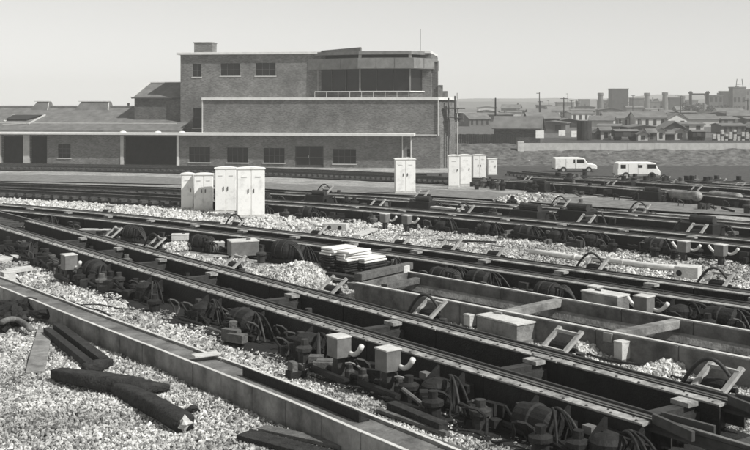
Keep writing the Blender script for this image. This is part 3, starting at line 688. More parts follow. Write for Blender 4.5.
for x0, x1 in ((33, 51), (77, 111)):             # ridge monitors
    a, b = bp(x0, 104, 8)[0], bp(x1, 104, 8)[0]; zt = bp(90, 101.8, 8)[1]
    mb = BB(); mb.hexa([bw_(a, 7, zb - .45), bw_(b, 7, zb - .45), bw_(b, 9, zb - .45), bw_(a, 9, zb - .45)], [bw_(a + .7, 7.6, zt), bw_(b - .1, 7.6, zt), bw_(b - .1, 8.4, zt), bw_(a + .7, 8.4, zt)])
    mo = mb.build('roof_monitor', 'slate', rf, wo)
    mb = BB(); mb.bar(bw_(b + .02, 7.1, zb - .3), bw_(b - .08, 7.62, zt + .04), .08, .1); mb.bar(bw_(a + .4, 7.5, zt + .04), bw_(b + .2, 7.5, zt + .04), .1, .09); mb.build('edge', 'frame_pale', mo, wo)
for x0, y0, x1, y1 in ((4, 122, 14, 115.5), (28, 124.5, 45, 115.5), (3, 125, 26, 124)):   # sloping skylights and hip lines
    u0, t0 = on_roof(x0, y0); u1, t1 = on_roof(x1, y1)
    mb = BB(); mb.bar(roofp(u0, t0) + Vector((0, 0, .06)), roofp(u1, t1) + Vector((0, 0, .06)), .22, .1); mb.build('skylight_bar', 'render_band', rf, wo)
mb = BB(); q = [on_roof(5, 121), on_roof(26, 121), on_roof(42, 116.5), on_roof(13, 116.5)]
mb.hexa([roofp(u, t) for u, t in q], [roofp(u, t) + Vector((0, 0, .18)) for u, t in q]); mb.build('skylight', 'glass_dark', rf, wo)
for x in (123, 158, 182):
    u, z = bp(x, 130.6, .3); mb = BB(); mb.lathe(bw_(u, .3, zc1 - .02), [(.36, 0), (.32, .08), (.18, .14), (.05, .16)], 12); mb.build('roof_vent', 'coping', rf, wo)
u, t = on_roof(128.5, 106); mb = BB(); mb.tube([bw_(u, 8, zb), bw_(u, 8, zb + .5)], .1, 8, .14); mb.build('vent_pipe', 'frame_dark', rf, wo)

# gabled brick block between wing and tower
GBk = thing('gabled_block', 'small dark brick block with hipped slate roof against the tower', 'building', bw_(bp(157, 110, 4)[0], 7, GB)); go_ = GBk.location
a, b = bp(134.5, 110, 4)[0], u3 - .02; zt = bp(150, 97.8, 4)[1]; zk = bp(150, 83, 7)[1]
mb = BB(); mb.blk(a, b, 4, 10, za, zt); mb.build('wall', 'brick_dark', GBk, go_)
mb = BB(); x1 = bp(150, 90, 7)[0]
mb.add([bw_(a - .25, 3.75, zt), bw_(b, 3.75, zt), bw_(b, 7, zk), bw_(x1, 7, zk), bw_(a - .25, 10.25, zt), bw_(b, 10.25, zt)], [(0, 1, 2, 3), (0, 3, 4), (4, 3, 2, 5)]); r_ = mb.build('roof', 'slate', GBk, go_)
mb = BB(); mb.bar(bw_(a - .25, 3.75, zt + .05), bw_(x1, 7, zk + .06), .22, .12); mb.bar(bw_(x1, 7, zk + .05), bw_(b, 7, zk + .05), .2, .1); mb.build('hip_tiles', 'frame_pale', r_, go_)
mb = BB(); mb.blk(a - .25, b, 3.68, 3.78, zt - .1, zt + .02); mb.build('gutter', 'frame_dark', r_, go_)

# ------------------------------------------------------------------ white equipment cabinets
def cabinet(px0, px1, ytop, ybase, label, yaw=0.12, depth=.5, doors=2, plinth=True, curved=True):
    p = G((px0 + px1) / 2, ybase, 0.0); k = F / p.y; wd = (px1 - px0) / k; h = (ybase - ytop) / k
    root = thing('equipment_cabinet', label, 'cabinet', p, 'white equipment cabinets'); M = rotz(yaw)
    def bx(name, c, d, m, par, bevel=0): mb = MB(); mb.box(M @ Vector(c), d, M); return mb.build(name, m, par, bevel=bevel)
    wd = wd / (math.cos(yaw) + .0)
    hb = .12 if plinth else .03; y = depth / 2
    if plinth: bx('plinth', (0, y, hb / 2 - .03), (wd * 1.08, depth * 1.15, hb + .06), 'concrete_pale', root)
    bx('body', (0, y, (hb + h - .06) / 2), (wd, depth, h - .06 - hb), 'white_paint', root, .012)
    mb = MB(); n = 7; sec = []
    for i in range(n): t = i / (n - 1); sec.append((-wd / 2 - .04 + (wd + .08) * t, h - .06 + .035 + .05 * math.sin(math.pi * t)))
    vs = []
    for yy in (-.05, depth + .05):
        vs += [M @ Vector((x, yy, z)) for x, z in sec] + [M @ Vector((wd / 2 + .04, yy, h - .06)), M @ Vector((-wd / 2 - .04, yy, h - .06))]
    m_ = n + 2; mb.add(vs, [tuple(range(m_)), tuple(reversed(range(m_, 2 * m_)))] + [(i, m_ + i, m_ + (i + 1) % m_, (i + 1) % m_) for i in range(m_)]); mb.build('roof', 'white_paint', root)
    for i in range(doors):
        dw = wd / doors; x = -wd / 2 + dw * (i + .5)
        d_ = bx('door', (x, -.012, (hb + h - .06) / 2), (dw - .035, .024, h - .16 - hb), 'white_paint', root, .006)
        bx('handle', (x + dw * .3 * (1 if i == 0 else -1), -.04, h * .55), (.035, .04, .16), 'frame_dark', d_)
        bx('vent', (x, -.028, h * .82), (dw * .4, .012, .05), 'frame_pale', d_)
    return root
cabinet(181.2, 193, 173.5, 211, 'narrow white cabinet at the left end of the cabinet row', doors=1)
cabinet(194, 212.8, 173.8, 212, 'second white cabinet from the left of the cabinet row, shorter than its right neighbours', doors=2)
cabinet(215.2, 236, 167.5, 214, 'tall white cabinet third from the left in the cabinet row', doors=2)
cabinet(237.5, 264.5, 167.8, 219, 'tallest and widest white cabinet, at the right end of the cabinet row', doors=2, depth=.6, yaw=.18)
cabinet(395.5, 415.5, 158.5, 194.5, 'lone white cabinet standing in front of the brick building’s drainpipes'.replace('’s', ''), doors=2)
cabinet(448.5, 459.5, 155.2, 188.5, 'left white cabinet of the pair just right of the brick building', doors=1, yaw=.0)
cabinet(460, 471.5, 154.8, 186.5, 'right white cabinet of the pair just right of the brick building', doors=1, yaw=.1)
cabinet(473, 486, 154.8, 179, 'squat white cabinet standing behind the pair right of the building', doors=2, yaw=.1)
cabinet(488, 497, 158.5, 176, 'smallest white cabinet, farthest right, partly behind track gear', doors=1, yaw=.1)

# ------------------------------------------------------------------ gear beside the tracks
def clear(p, P_, m):                           # keep gear off the retarder: at least m metres to the near side
    t, lat = P_.near(p); return P_.p(t, -m, 0) if -m < lat < 1.6 else p
def horn_box(px, py, P_, label, z0=.42, size=.31, horns=(1,), base=True):
    p = G(px, py); t, lat = P_.near(p); yaw = P_.yaw(t); M = rotz(yaw)
    root = thing('junction_box', label, 'junction box', p, 'grey junction boxes on posts')
    W = lambda x, y, z: M @ Vector((x, y, z))
    mb = MB(); mb.box(W(0, 0, z0 + size * .52), (size, size * .9, size * 1.04), M); bd = mb.build('body', 'grey_paint', root, bevel=.01)
    mb = MB(); mb.box(W(0, 0, z0 + size * 1.06), (size * 1.06, size * .97, .025), M); mb.build('lid', 'concrete_pale', root, bevel=.006)  # pale lid on dark body: sunlit top put into the colour
    mb = MB(); mb.box(W(0, 0, z0 / 2 - .02), (.14, .14, z0 + .04), M); mb.build('post', 'dark_steel', root)
    for sg in horns:
        mb = MB(); mb.tube([W(-sg * (size * .45 + .34 * i / 8), -.12, z0 + .07 - .03 * math.sin(i / 8 * math.pi) + .17 * (i / 8) ** 2.2) for i in range(9)], .034, 10, .045); mb.build('cable_horn', 'pale_pipe', root, smooth=True)
    if base:
        mb = MB(); mb.tube([W(.55, -.16, .1), W(-.55, -.16, .12)], .05, 8); mb.tube([W(.5, .18, .14), W(-.5, .18, .14)], .06, 8); mb.build('manifold_pipes', 'black_steel', root)
        for k in range(3):
            mb = MB(); mb.lathe(W(-.45 + .38 * k, -.16, .04), [(.09, 0), (.09, .14), (.06, .17), (.06, .24), (.035, .26)], 10); mb.build('valve', 'dark_steel', root)
        mb = MB(); mb.tube([W(.35 - .09 * i, -.2 - .02 * i, .14 + .12 * math.sin(i / 7 * math.pi)) for i in range(8)], .02, 6); mb.build('hose', 'pale_steel', root, smooth=True)
    return root
horn_box(339, 382, T1, 'left one of two grey junction boxes beside the nearest retarder, with a white cable horn')
horn_box(388, 397, T1, 'right one of two grey junction boxes beside the nearest retarder, with a white cable horn')
horn_box(644, 327, T2, 'junction box with two white cable horns just beyond the concrete pit', size=.32, horns=(1, -1), base=False, z0=.3)
horn_box(684, 262, T3, 'left of two horned junction boxes on the third retarder at far right', size=.3, horns=(1, -1), base=False, z0=.3)
horn_box(721, 266, T3, 'right of two horned junction boxes on the third retarder at far right', size=.3, horns=(1, -1), base=False, z0=.3)
horn_box(385, 230, T3, 'left of two small junction boxes on the third retarder behind the pale duct blocks', size=.3, base=False, z0=.3)
horn_box(407, 232, T3, 'right of two small junction boxes on the third retarder behind the pale duct blocks', size=.3, base=False, z0=.3)
horn_box(69, 283, T1, 'grey junction box among black brake gear near the left edge', size=.36, base=True, z0=.36)

def gear_box(px, py, P_, d, label, body='grey_paint', top='concrete_pale', legs=0.0, name='equipment_box', cat='equipment box', yaw=None, extra=True):
    p = G(px, py); p = clear(p, P_, 1.5) if P_ is T2 else p; t, lat = P_.near(p); M = rotz(P_.yaw(t) if yaw is None else yaw)
    root = thing(name, label, cat, p); W = lambda x, y, z: M @ Vector((x, y, z))
    y = d[1] / 2
    mb = MB(); mb.box(W(0, 0, legs + d[2] / 2), d, M); mb.build('body', body, root, bevel=.01)
    mb = MB(); mb.box(W(0, 0, legs + d[2] + .02), (d[0] * 1.03, d[1] * 1.04, .035), M); l = mb.build('lid', top, root, bevel=.006)  # lid colour kept pale to paint in the sunlit box top
    if extra:
        mb = MB(); mb.box(W(d[0] * .2, 0, legs + d[2] + .055), (d[0] * .16, .03, .03), M); mb.build('handle', 'dark_steel', l)
    if legs:
        for x in (-.42, .42):
            for yy in (-.4, .4):
                mb = MB(); mb.box(W(d[0] * x, d[1] * yy, legs / 2 - .02), (.06, .06, legs + .04), M); mb.build('leg', 'dark_steel', root)
    else:
        mb = MB(); mb.box(W(0, 0, .02), (d[0] * 1.1, d[1] * 1.1, .1), M); mb.build('base', 'concrete_dark', root)
    return root
gear_box(243, 258, T2, (.85, .6, .42), 'large grey equipment box with pale lid on legs left of the black motor', legs=.1, yaw=.35)
gear_box(224, 251, T2, (.42, .3, .3), 'small pale-lidded box just left of the large grey equipment box', yaw=.3, body='concrete')
gear_box(270, 254, T2, (.3, .3, .45), 'small upright grey box between the large equipment box and black motor', yaw=.3)
gear_box(190, 246, T2, (.55, .3, .18), 'small pale box on legs left of the large grey equipment box', legs=.22, yaw=.1, body='concrete_pale')
gear_box(121, 233, T2, (1.05, .35, .2), 'long low pale box lying beyond the nearest retarder at left', legs=.0, yaw=-.1, body='concrete_dark')
gear_box(506, 338, T1, (1.15, .5, .36), 'long concrete box with pale lid between the nearest retarder and the pit', body='concrete', extra=False)
gear_box(473, 328, T1, (.2, .34, .26), 'small pale concrete block left of the long concrete box', body='concrete_pale', extra=False)
gear_box(605, 317, T2, (.95, .42, .5), 'long dark-sided box with pale lid just beyond the pit', body='concrete', extra=True)
gear_box(596, 311, T2, (.26, .22, .56), 'small box with pale lid behind the long box beyond the pit', body='concrete', extra=False)
gear_box(622, 362, T1, (.19, .22, .34), 'short pale concrete marker post beside the pit wall', body='concrete_pale', name='marker_post', cat='marker post', extra=False)

def motor(px, py, P_, label, r=.34, ln=.7):
    r *= .72; ln *= .85
    p = clear(G(px, py), P_, 1.62); t, _ = P_.near(p); M = rotz(P_.yaw(t)); W = lambda x, y, z: M @ Vector((x, y, z))
    root = thing('hydraulic_motor', label, 'motor', p)
    mb = MB(); mb.lathe(W(-ln / 2, 0, r + .08), [(r * .5, -.06), (r * .8, -.02), (r, .05), (r, ln * .55), (r * .93, ln * .6), (r * .93, ln * .9), (r * .6, ln), (r * .25, ln + .08)], 18, M @ Vector((1, 0, 0))); mb.build('casing', 'black_steel', root)
    for k in range(2):
        mb = MB(); mb.lathe(W(-ln / 2 + .1 + .3 * k, 0, r + .08), [(r * 1.06, 0), (r * 1.06, .02)], 18, M @ Vector((1, 0, 0))); mb.build('cooling_fin', 'dark_steel', root)
    mb = MB(); mb.box(W(0, 0, .05), (ln * 1.1, r * 1.7, .14), M); mb.build('base', 'black_steel', root)
    for k in range(4):
        mb = MB(); e = .5 + .12 * k; mb.tube([W(-.2 - e * i / 9, -.2 + .1 * k, r * 1.9 + .1 * math.sin(i / 9 * 3.14) - (r * 1.7) * (i / 9) ** 1.8) for i in range(10)], .022, 6); mb.build('hose', 'dark_steel', root, smooth=True)
motor(290, 262, T2, 'rounded black motor with hoses beside the pile of white stones', r=.4, ln=.8)
motor(160, 238, T2, 'black motor behind the nearest retarder left of the cabinets', r=.32)
motor(208, 250, T2, 'black motor left of the large grey equipment box', r=.3)
motor(561, 303, T2, 'black motor just beyond the pit, left of the long box', r=.32)
motor(470, 284, T2, 'black motor beside the far wall of the pit', r=.3)
for px, py, lb in ((582, 226, 'bulky black power unit on the fourth retarder, right of centre'), (330, 205, 'bulky black power unit on the fourth retarder right of the cabinet row'), (702, 241, 'black power unit on the fourth retarder near the right edge'),
                   (530, 226, 'black power unit left of the bulky one on the fourth retarder'), (440, 211, 'black power unit on the fourth retarder near the lone cabinet'), (670, 201, 'black power unit at the farthest retarder left of the pale tanks'), (575, 191, 'black power unit at the farthest retarder below the left van')):
    p = clear(clear(G(px, py), T4, 1.75), T5, 1.75); k = 1.0 if py > 220 else .85; M = rotz(T4.yaw(T4.near(p)[0])); W = lambda x, y, z: M @ Vector((x * k, y * k, z * k))
    root = thing('power_unit', lb, 'power unit', p)
    mb = MB(); mb.box(W(0, 0, .36), (1.3 * k, .8 * k, .55 * k), M); mb.build('casing', 'black_steel', root, bevel=.02)
    mb = MB(); mb.box(W(0, 0, .05), (1.5 * k, .9 * k, .16 * k), M); mb.build('base', 'dark_steel', root)
    mb = MB(); mb.tube([W(-.55, .1, .76), W(.35, .1, .76)], .15 * k, 12); mb.build('accumulator', 'dark_steel', root)
    mb = MB(); mb.tube([W(.6, -.2, .5), W(1.0, -.25, .62), W(1.25, -.3, .4), W(1.4, -.3, .05)], .035, 6); mb.tube([W(-.6, -.2, .5), W(-.95, -.2, .6), W(-1.2, -.2, .1)], .035, 6); mb.build('hose', 'dark_steel', root)
    mb = MB(); mb.lathe(W(.45, -.1, .63), [(.1, 0), (.1, .16), (.05, .2)], 10); mb.build('filler_cap', 'grey_paint', root)
# brake cylinders of the farther retarders
for root, P_, px in ((R2, T2, [(300, 247), (345, 255), (440, 268), (500, 278), (525, 284), (665, 311), (700, 320), (735, 327), (120, 222), (60, 212)]),
                     (R3, T3, [(290, 212), (330, 216), (440, 232), (480, 236), (515, 241), (550, 244), (590, 248), (640, 256), (745, 270)])):
    for i, (x, y) in enumerate(px): brake_cylinder(P_, root, P_.near(G(x, y))[0], lat=-1.3, seed=i + 40)
for x, y in ((673, 196), (711, 197.5)):
    p = G(x, y, .35); t, lat = T5.near(p); L_ = 2.0
    root = thing('air_tank', 'long pale tank lying beside the farthest retarder, ' + ('left one of two' if x < 700 else 'right one of two'), 'tank', T5.p(t - 1, lat), 'pale tanks by the farthest retarder'); O = root.location
    mb = MB(); mb.lathe(T5.p(t, lat, .45), [(.08, -.06), (.2, 0), (.24, .08), (.24, L_ - .08), (.2, L_), (.08, L_ + .06)], 14, T5.p(t - L_, lat, .45) - T5.p(t, lat, .45)); mb.build('shell', 'concrete', root, O, smooth=False)
    for q in (.4, 1.6): mb = MB(); mb.box(T5.p(t - q, lat, .12), (.1, .4, .36), rotz(T5.yaw(t))); mb.build('saddle', 'dark_steel', root, O)

# ------------------------------------------------------------------ concrete pit frame
pit = thing('concrete_pit', 'open rectangular concrete pit with cross beams between the two nearest retarders', 'concrete pit', G(560, 330)); O = pit.location
N0, N1 = G(354, 283, .45), G(775, 364.5, .45); F0, F1 = G(404, 271.5, .45), G(775, 336, .45)
def lerp(a, b, t): return a + (b - a) * t
def dn(p, h): return Vector((p.x, p.y, terr(p.y) + h))
nd = (N1 - N0).normalized(); nn = Vector((nd.y, -nd.x, 0)) * -1   # towards the far side
if nn.y < 0: nn = -nn
def long_wall(a, b, th, m, nm):
    n = 6
    for i in range(n):
        p, q = lerp(a, b, i / n) + (b - a) * .0006, lerp(a, b, (i + 1) / n) - (b - a) * .0006
        mb = MB(); mb.hexa([dn(p, -.1), dn(q, -.1), dn(q + nn * th, -.1), dn(p + nn * th, -.1)], [dn(p, .45), dn(q, .45), dn(q + nn * th, .45), dn(p + nn * th, .45)]); w_ = mb.build(nm, m, pit, O, bevel=.02)
        mb = MB(); u1, u2 = nn * .02, nn * (th - .08); mb.hexa([dn(p + u1, .452), dn(q + u1, .452), dn(q + u2, .452), dn(p + u2, .452)], [dn(p + u1, .462), dn(q + u1, .462), dn(q + u2, .462), dn(p + u2, .462)]); mb.build('worn_or_sunlit_edge', 'concrete_pale', w_, O)  # pale strip puts the sunlit brightness of the wall top into colour
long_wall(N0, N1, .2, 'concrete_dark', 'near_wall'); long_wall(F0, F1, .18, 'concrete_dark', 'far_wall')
mb = MB(); fa, fb = F0 - nn * .16, F1 - nn * .16
mb.hexa([dn(fa, .05), dn(fb, .05), dn(fb + nn * .155, .05), dn(fa + nn * .155, .05)], [dn(fa + nn * .1, .2), dn(fb + nn * .1, .2), dn(fb + nn * .155, .2), dn(fa + nn * .155, .2)]); mb.build('ledge', 'concrete', pit, O)
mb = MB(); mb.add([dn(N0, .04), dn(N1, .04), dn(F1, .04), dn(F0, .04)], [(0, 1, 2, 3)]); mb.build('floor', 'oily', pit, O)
for x0, y0, x1, y1, m, wd in ((497, 312, 562, 298, 'concrete', .2), (607, 333, 680, 318.5, 'concrete', .2), (352, 283, 408, 271.5, 'concrete_dark', .22), (745, 359, 800, 345, 'concrete', .2)):
    a, b = G(x0, y0, .44), G(x1, y1, .44); mb = MB(); mb.bar(dn(a, .36), dn(b, .36), wd, .16); mb.build('cross_beam', m, pit, O, bevel=.01)
mb = MB(); mb.box(dn(F0, .36), (.2, .24, .5), rotz(.6)); mb.build('corner_post', 'concrete_pale', pit, O, bevel=.01)

# stack of sacks and boards at the left end of the pit
def plank(name, label, a, b, wd, ht, m, cat='timber', group=None, bevel=.006, lift=0.0, chamfer=None):
    a, b = Vector(a), Vector(b); o_ = (a + b) / 2; up = Vector((0, 0, 1)); o_.z -= ht / 2
    mb = MB(); n = 7; d = b - a; r = d.normalized().cross(up).normalized(); u = r.cross(d.normalized()); sd = random.random() * 50; k = 0
    for i in range(n):
        t = i / (n - 1); c = a + d * t
        w_ = wd / 2 * (1 + .08 * noise.noise(Vector((t * 4, sd, 0)))); h_ = ht / 2
        c = c + r * .04 * wd * noise.noise(Vector((t * 3, sd, 5)))
        mb.v += [c - r * w_ - u * h_, c + r * w_ - u * h_, c + r * w_ + u * h_, c - r * w_ + u * h_]
    for i in range(n - 1):
        for j in range(4): mb.f.append((i * 4 + j, i * 4 + (j + 1) % 4, i * 4 + 4 + (j + 1) % 4, i * 4 + 4 + j))
    mb.f += [(3, 2, 1, 0), tuple(4 * (n - 1) + j for j in range(4))]
    return tag(mb.build(name, m, None, o_, bevel=bevel), label, cat, group)
def slab_at(x, y, h, label, yaw, d=(.9, .46, .05), m='sack'):
    p = G(x, y); p.z += h; mb = MB(); mb.box(p, d, rotz(yaw)); tag(mb.build('flat_slab', m, None, p, bevel=.012), label, 'slab', 'slabs and boards stacked at the end of the pit')
base = G(352, 281); cy = T2.yaw(T2.near(base)[0])
pal = thing('timber_crib', 'low crib of dark timbers carrying the white sacks beside the pit', 'timber stack', base)
for i in range(2):
    for j in range(3):
        mb = MB(); M = rotz(cy + (0 if i % 2 else math.pi / 2)); off = M @ Vector((0, (-.5 + .5 * j) * (1.0 if i % 2 else 1.5), 0))
        mb.box(off + Vector((0, 0, .065 + .13 * i)), (1.9 if i % 2 else 1.3, .24, .126), M); mb.build('timber', 'timber_dark', pal, bevel=.01)
rn = random.Random(2)
ORD = ('bottom', 'second', 'third', 'fourth', 'fifth', 'sixth', 'seventh', 'eighth', 'topmost'); dy = cy + math.pi / 2
for j, wh in enumerate(('left', 'middle', 'right')):
    nl = (9, 8, 5)[j]
    for i in range(nl):
        dark = (j == 0 and i < 6) or (j == 2 and i < 3) or (j == 1 and i < 4)
        slab_at(338 + j * 15.5 + rn.uniform(-1.2, 1.2), 279 + j * 1.0 - (.0 if j < 2 else 2), .3 + .068 * i, (ORD[i] if i < nl - 1 else 'topmost') + f' {"dark board" if dark else "white slab"} of the {wh} pile at the end of the pit', dy + rn.uniform(-.14, .14), m='timber_dark' if dark else 'sack')
plank('timber_board', 'dark board on edge behind the white sacks, upper one', G(364, 256, .3), G(416, 250, .3), .06, .26, 'timber', group=None)
plank('timber_board', 'dark board leaning beside the lower sacks, right of them', G(392, 266, .3), G(413, 259, .3), .06, .34, 'timber')
plank('timber_beam', 'dark timber beam laid across the pit end in front of the sacks', G(358, 277, .56), G(410, 265.5, .56), .2, .16, 'timber')
plank('timber_beam', 'second dark beam inside the left end of the pit', G(384, 287, .3), G(424, 279, .3), .18, .14, 'timber')
# heaps of pale stone
def heap(px, py, rx, ry, h, label, n, size, m='white_stone', yaw=.6):
    c = G(px, py); pts = []; M = rotz(yaw)
    for _ in range(n):
        r = math.sqrt(random.random()); a = random.random() * 6.283; q = M @ Vector((rx * r * math.cos(a), ry * r * math.sin(a), 0))
        pts.append((c.x + q.x, c.y + q.y, terr(c.y + q.y) + h * (1 - r ** 2.2) * random.uniform(.75, 1) + .02))
    stones('stone_heap', pts, size, label, m, seed=px)
    mb = MB(); mb.blob(c + Vector((0, 0, -.03)), (rx * .93, ry * .93, h * .9), seed=px, sub=3, rough=.08, M=M)
heap(303, 279, .8, 1.1, .4, 'mound of white stones beside the black motor', 2000, .05)
heap(178, 250, .7, .4, .22, 'low scatter of white stones behind the nearest retarder at left', 260, .055)
heap(590, 352, .9, .35, .16, 'loose pale stones along the near pit wall', 420, .05)
heap(670, 372, 1.1, .3, .14, 'loose pale stones along the pit wall near the right edge', 420, .05)
heap(530, 201, 2.2, 1.3, .28, 'pale spoil heap between the fourth retarder and the walkway', 700, .1, 'ballast_stone')
heap(295, 228, 1.4, .4, .2, 'white stones spilled behind the second retarder right of the cabinets', 420, .07)

# pale pipe and pierced duct blocks between second and third retarders
a, b = G(530, 252, .12), G(676, 268, .14); mid = (a + b) / 2
pp = thing('pale_pipe', 'long pale pipe lying on ballast between second and third retarders', 'pipe', (mid.x, mid.y, terr(mid.y))); O = pp.location
mb = MB(); mb.tube([lerp(a, b, i / 10) + Vector((0, 0, .02 * math.sin(i * 1.3))) for i in range(11)], .085, 12); mb.build('barrel', 'pale_pipe', pp, O, smooth=True)
for t in (.33, .66): mb = MB(); mb.tube([lerp(a, b, t), lerp(a, b, t + .012)], .11, 12); mb.build('collar', 'pale_pipe', pp, O)
def duct(px, py, d, holes, label, yaw):
    p = G(px, py); M = rotz(yaw); W = lambda x, y, z: M @ Vector((x, y, z)); root = thing('duct_block', label, 'concrete block', p)
    mb = MB(); mb.box(W(0, 0, d[2] / 2), d, M); mb.build('block', 'concrete_pale', root, bevel=.015)
    for x in holes: mb = MB(); mb.tube([W(x, -d[1] / 2 - .004, d[2] * .5), W(x, -d[1] / 2 - .012, d[2] * .5)], .075, 14); mb.build('duct_mouth', 'interior', root)
duct(688, 279, (.62, .5, .36), (-.18,), 'pale concrete block with a dark hole at the end of the long pipe', -.5)
duct(336, 231, (.95, .4, .3), (-.2, .22), 'pale concrete duct block with two dark holes behind the second retarder', -.3)
plank('timber_board', 'thin dark board lying on ballast behind the second retarder', G(438, 240, .1), G(496, 242, .12), .14, .05, 'timber_dark')
plank('timber_board', 'pale board lying before the third retarder in the centre', G(356, 236, .1), G(374, 229, .16), .3, .08, 'timber_pale')
plank('timber_board', 'pale board lying on the third retarder, right of centre', G(433, 207, .5), G(462, 210, .5), .3, .08, 'timber_pale')

# ------------------------------------------------------------------ foreground: concrete cable trough
tr = thing('cable_trough', 'long concrete cable trough crossing the foreground from left edge to bottom', 'cable trough', TR.p(TR.len / 2)); O = tr.location
t = .2; i = 0
while t < TR.len - 1:
    e = t + .92; mb = MB(); j = random.uniform(-.008, .008)
    TR.sweep(mb, [(0 + j, -.1), (.6 + j, -.1), (.6 + j, .345), (.53 + j, .345), (.53 + j, .02), (.075 + j, .02), (.075 + j, .35), (0 + j, .35)], t + .006, e - .006, .9); mb.build('channel', 'concrete', tr, O, bevel=.012)
    mb = MB(); TR.sweep(mb, rect(.079 + j, .526 + j, .26, .31), t + .012, e - .012, .9); mb.build('lid', 'concrete_dark', tr, O, bevel=.006)
    mb = MB(); TR.sweep(mb, rect(.002 + j, .06 + j, .352, .362), t + .006, e - .006, .9); TR.sweep(mb, rect(.535 + j, .59 + j, .347, .355), t + .006, e - .006, .9); mb.build('rim', 'concrete_pale', tr, O)
    t = e; i += 1
def onTR(px, py, h): return TR.near(G(px, py, h))
s0, s1 = onTR(236, 372, .42)[0], onTR(343, 416, .42)[0]
mb = MB(); TR.sweep(mb, rect(.30, .33, .315, .45), s1, s0, .8); TR.sweep(mb, rect(.33, .47, .315, .335), s1, s0, .8)
tag(mb.build('steel_angle', 'black_steel', None, TR.p((s0 + s1) / 2, .35, .31)), 'black steel angle lying along the top of the concrete trough', 'steel angle')
plank('timber_board', 'short pale board lying across the concrete trough', G(193, 356, .4), G(219, 353, .4), .2, .035, 'timber_pale')

# ------------------------------------------------------------------ foreground scrap timber
def log(name, label, pts, radii, m='timber_dark', flat=.75, endm=None):
    P_ = [Vector(p) for p in pts]; mid = P_[len(P_) // 2].copy(); mid.z = terr(mid.y)
    root = thing(name, label, 'timber', mid); mb = MB(); n = 16; sd = random.random() * 30
    fine = []; M_ = 22
    for i in range(M_):
        t = i / (M_ - 1) * (len(P_) - 1); k = min(int(t), len(P_) - 2); f = t - k
        fine.append((P_[k].lerp(P_[k + 1], f), radii[k] * (1 - f) + radii[k + 1] * f))
    for i, (c, r) in enumerate(fine):
        d = (fine[min(i + 1, M_ - 1)][0] - fine[max(i - 1, 0)][0]).normalized(); a = d.cross(Vector((0, 0, 1))).normalized(); u = a.cross(d)
        for j in range(n):
            q = 2 * math.pi * j / n; cs, sn = math.cos(q), math.sin(q); k = max(abs(cs), abs(sn)) ** -.6
            rr = r * k * (1 + .16 * noise.noise(Vector((cs * 2, sn * 2, i * .5 + sd))))
            mb.v.append(c + a * rr * cs + u * rr * sn * flat)
    for i in range(M_ - 1):
        for j in range(n): mb.f.append((i * n + j, i * n + (j + 1) % n, i * n + n + (j + 1) % n, i * n + n + j))
    mb.f += [tuple(reversed(range(n))), tuple((M_ - 1) * n + j for j in range(n))]
    mb.build('beam', m, root, mid, smooth=True)
    if endm:
        c, r = fine[-1]; d = (fine[-1][0] - fine[-2][0]).normalized(); mb = MB(); mb.blob(c + d * .02, (r * .55, r * .35, r * .6), seed=4, sub=2, rough=.5, M=rotz(.4)); mb.build('splintered_end', endm, root, mid)
log('timber_baulk', 'broad black timber lying crossways on the foreground ballast, tapering to the right', [G(57, 373, .12), G(95, 380, .16), G(140, 386, .16), G(169, 387, .1)], (.13, .19, .17, .07), flat=.6)
log('timber_baulk', 'black timber on the foreground ballast with a splintered white end', [G(118, 388, .12), G(150, 403, .13), G(184, 423, .13)], (.12, .14, .15), endm='timber_pale', flat=.8)
plank('timber_baulk', 'upper of two narrow black timbers meeting in a V by the trough', G(57, 327, .12), G(104, 362, .12), .17, .16, 'timber_dark')
plank('timber_baulk', 'lower of two narrow black timbers meeting in a V by the trough', G(47, 331, .1), G(92, 367, .1), .14, .14, 'timber_dark')
log('timber_offcut', 'stubby black offcut where the two narrow timbers meet', [G(84, 369, .1), G(95, 366, .12), G(109, 362, .1)], (.1, .13, .09))
plank('board', 'pale weathered board half sunk in ballast at the left', G(35, 372, .05), G(45, 330, .05), .3, .04, 'concrete', cat='board')
plank('timber_board', 'black bolted timber lying on ballast below the junction boxes', G(391, 406, .1), G(444, 428, .1), .16, .14, 'timber_dark')
plank('timber_board', 'thin dark batten beside the black bolted timber', G(378, 410, .06), G(448, 434, .06), .08, .05, 'timber')
plank('timber_board', 'thin dark batten lowest by the bottom edge, right of trough', G(402, 430, .06), G(462, 450, .06), .09, .05, 'timber')
plank('timber_board', 'dark board at the bottom edge on the near side of the trough', G(244, 434, .06), G(330, 456, .06), .3, .06, 'timber_dark')
plank('timber_board', 'second dark board at bottom edge, nearest the trough', G(262, 428, .05), G(345, 446, .05), .2, .05, 'timber')
def lump(px, py, r, label, m='timber_dark', cat='lump', name='dark_lump'):
    p = G(px, py); mb = MB(); mb.blob(p + Vector((0, 0, r[2] * .6)), r, seed=px, sub=2, rough=.4); tag(mb.build(name, m, None, p), label, cat)
lump(193, 412, (.09, .07, .06), 'small black lump beside the splintered timber', cat='scrap piece', name='scrap_piece')
for px, py, lb in ((296, 378, 'dark cast chair lying on ballast left of the junction boxes'),):
    p = G(px, py); root = thing('cast_chair', lb, 'iron casting', p); M = rotz(.5)
    mb = MB(); mb.box(Vector((0, 0, .06)), (.3, .22, .14), M); mb.build('base', 'black_steel', root, bevel=.01)
    mb = MB(); mb.box(M @ Vector((-.06, 0, .2)), (.1, .2, .16), M); mb.box(M @ Vector((.1, 0, .17)), (.06, .18, .1), M); mb.build('jaw', 'timber', root, bevel=.01)
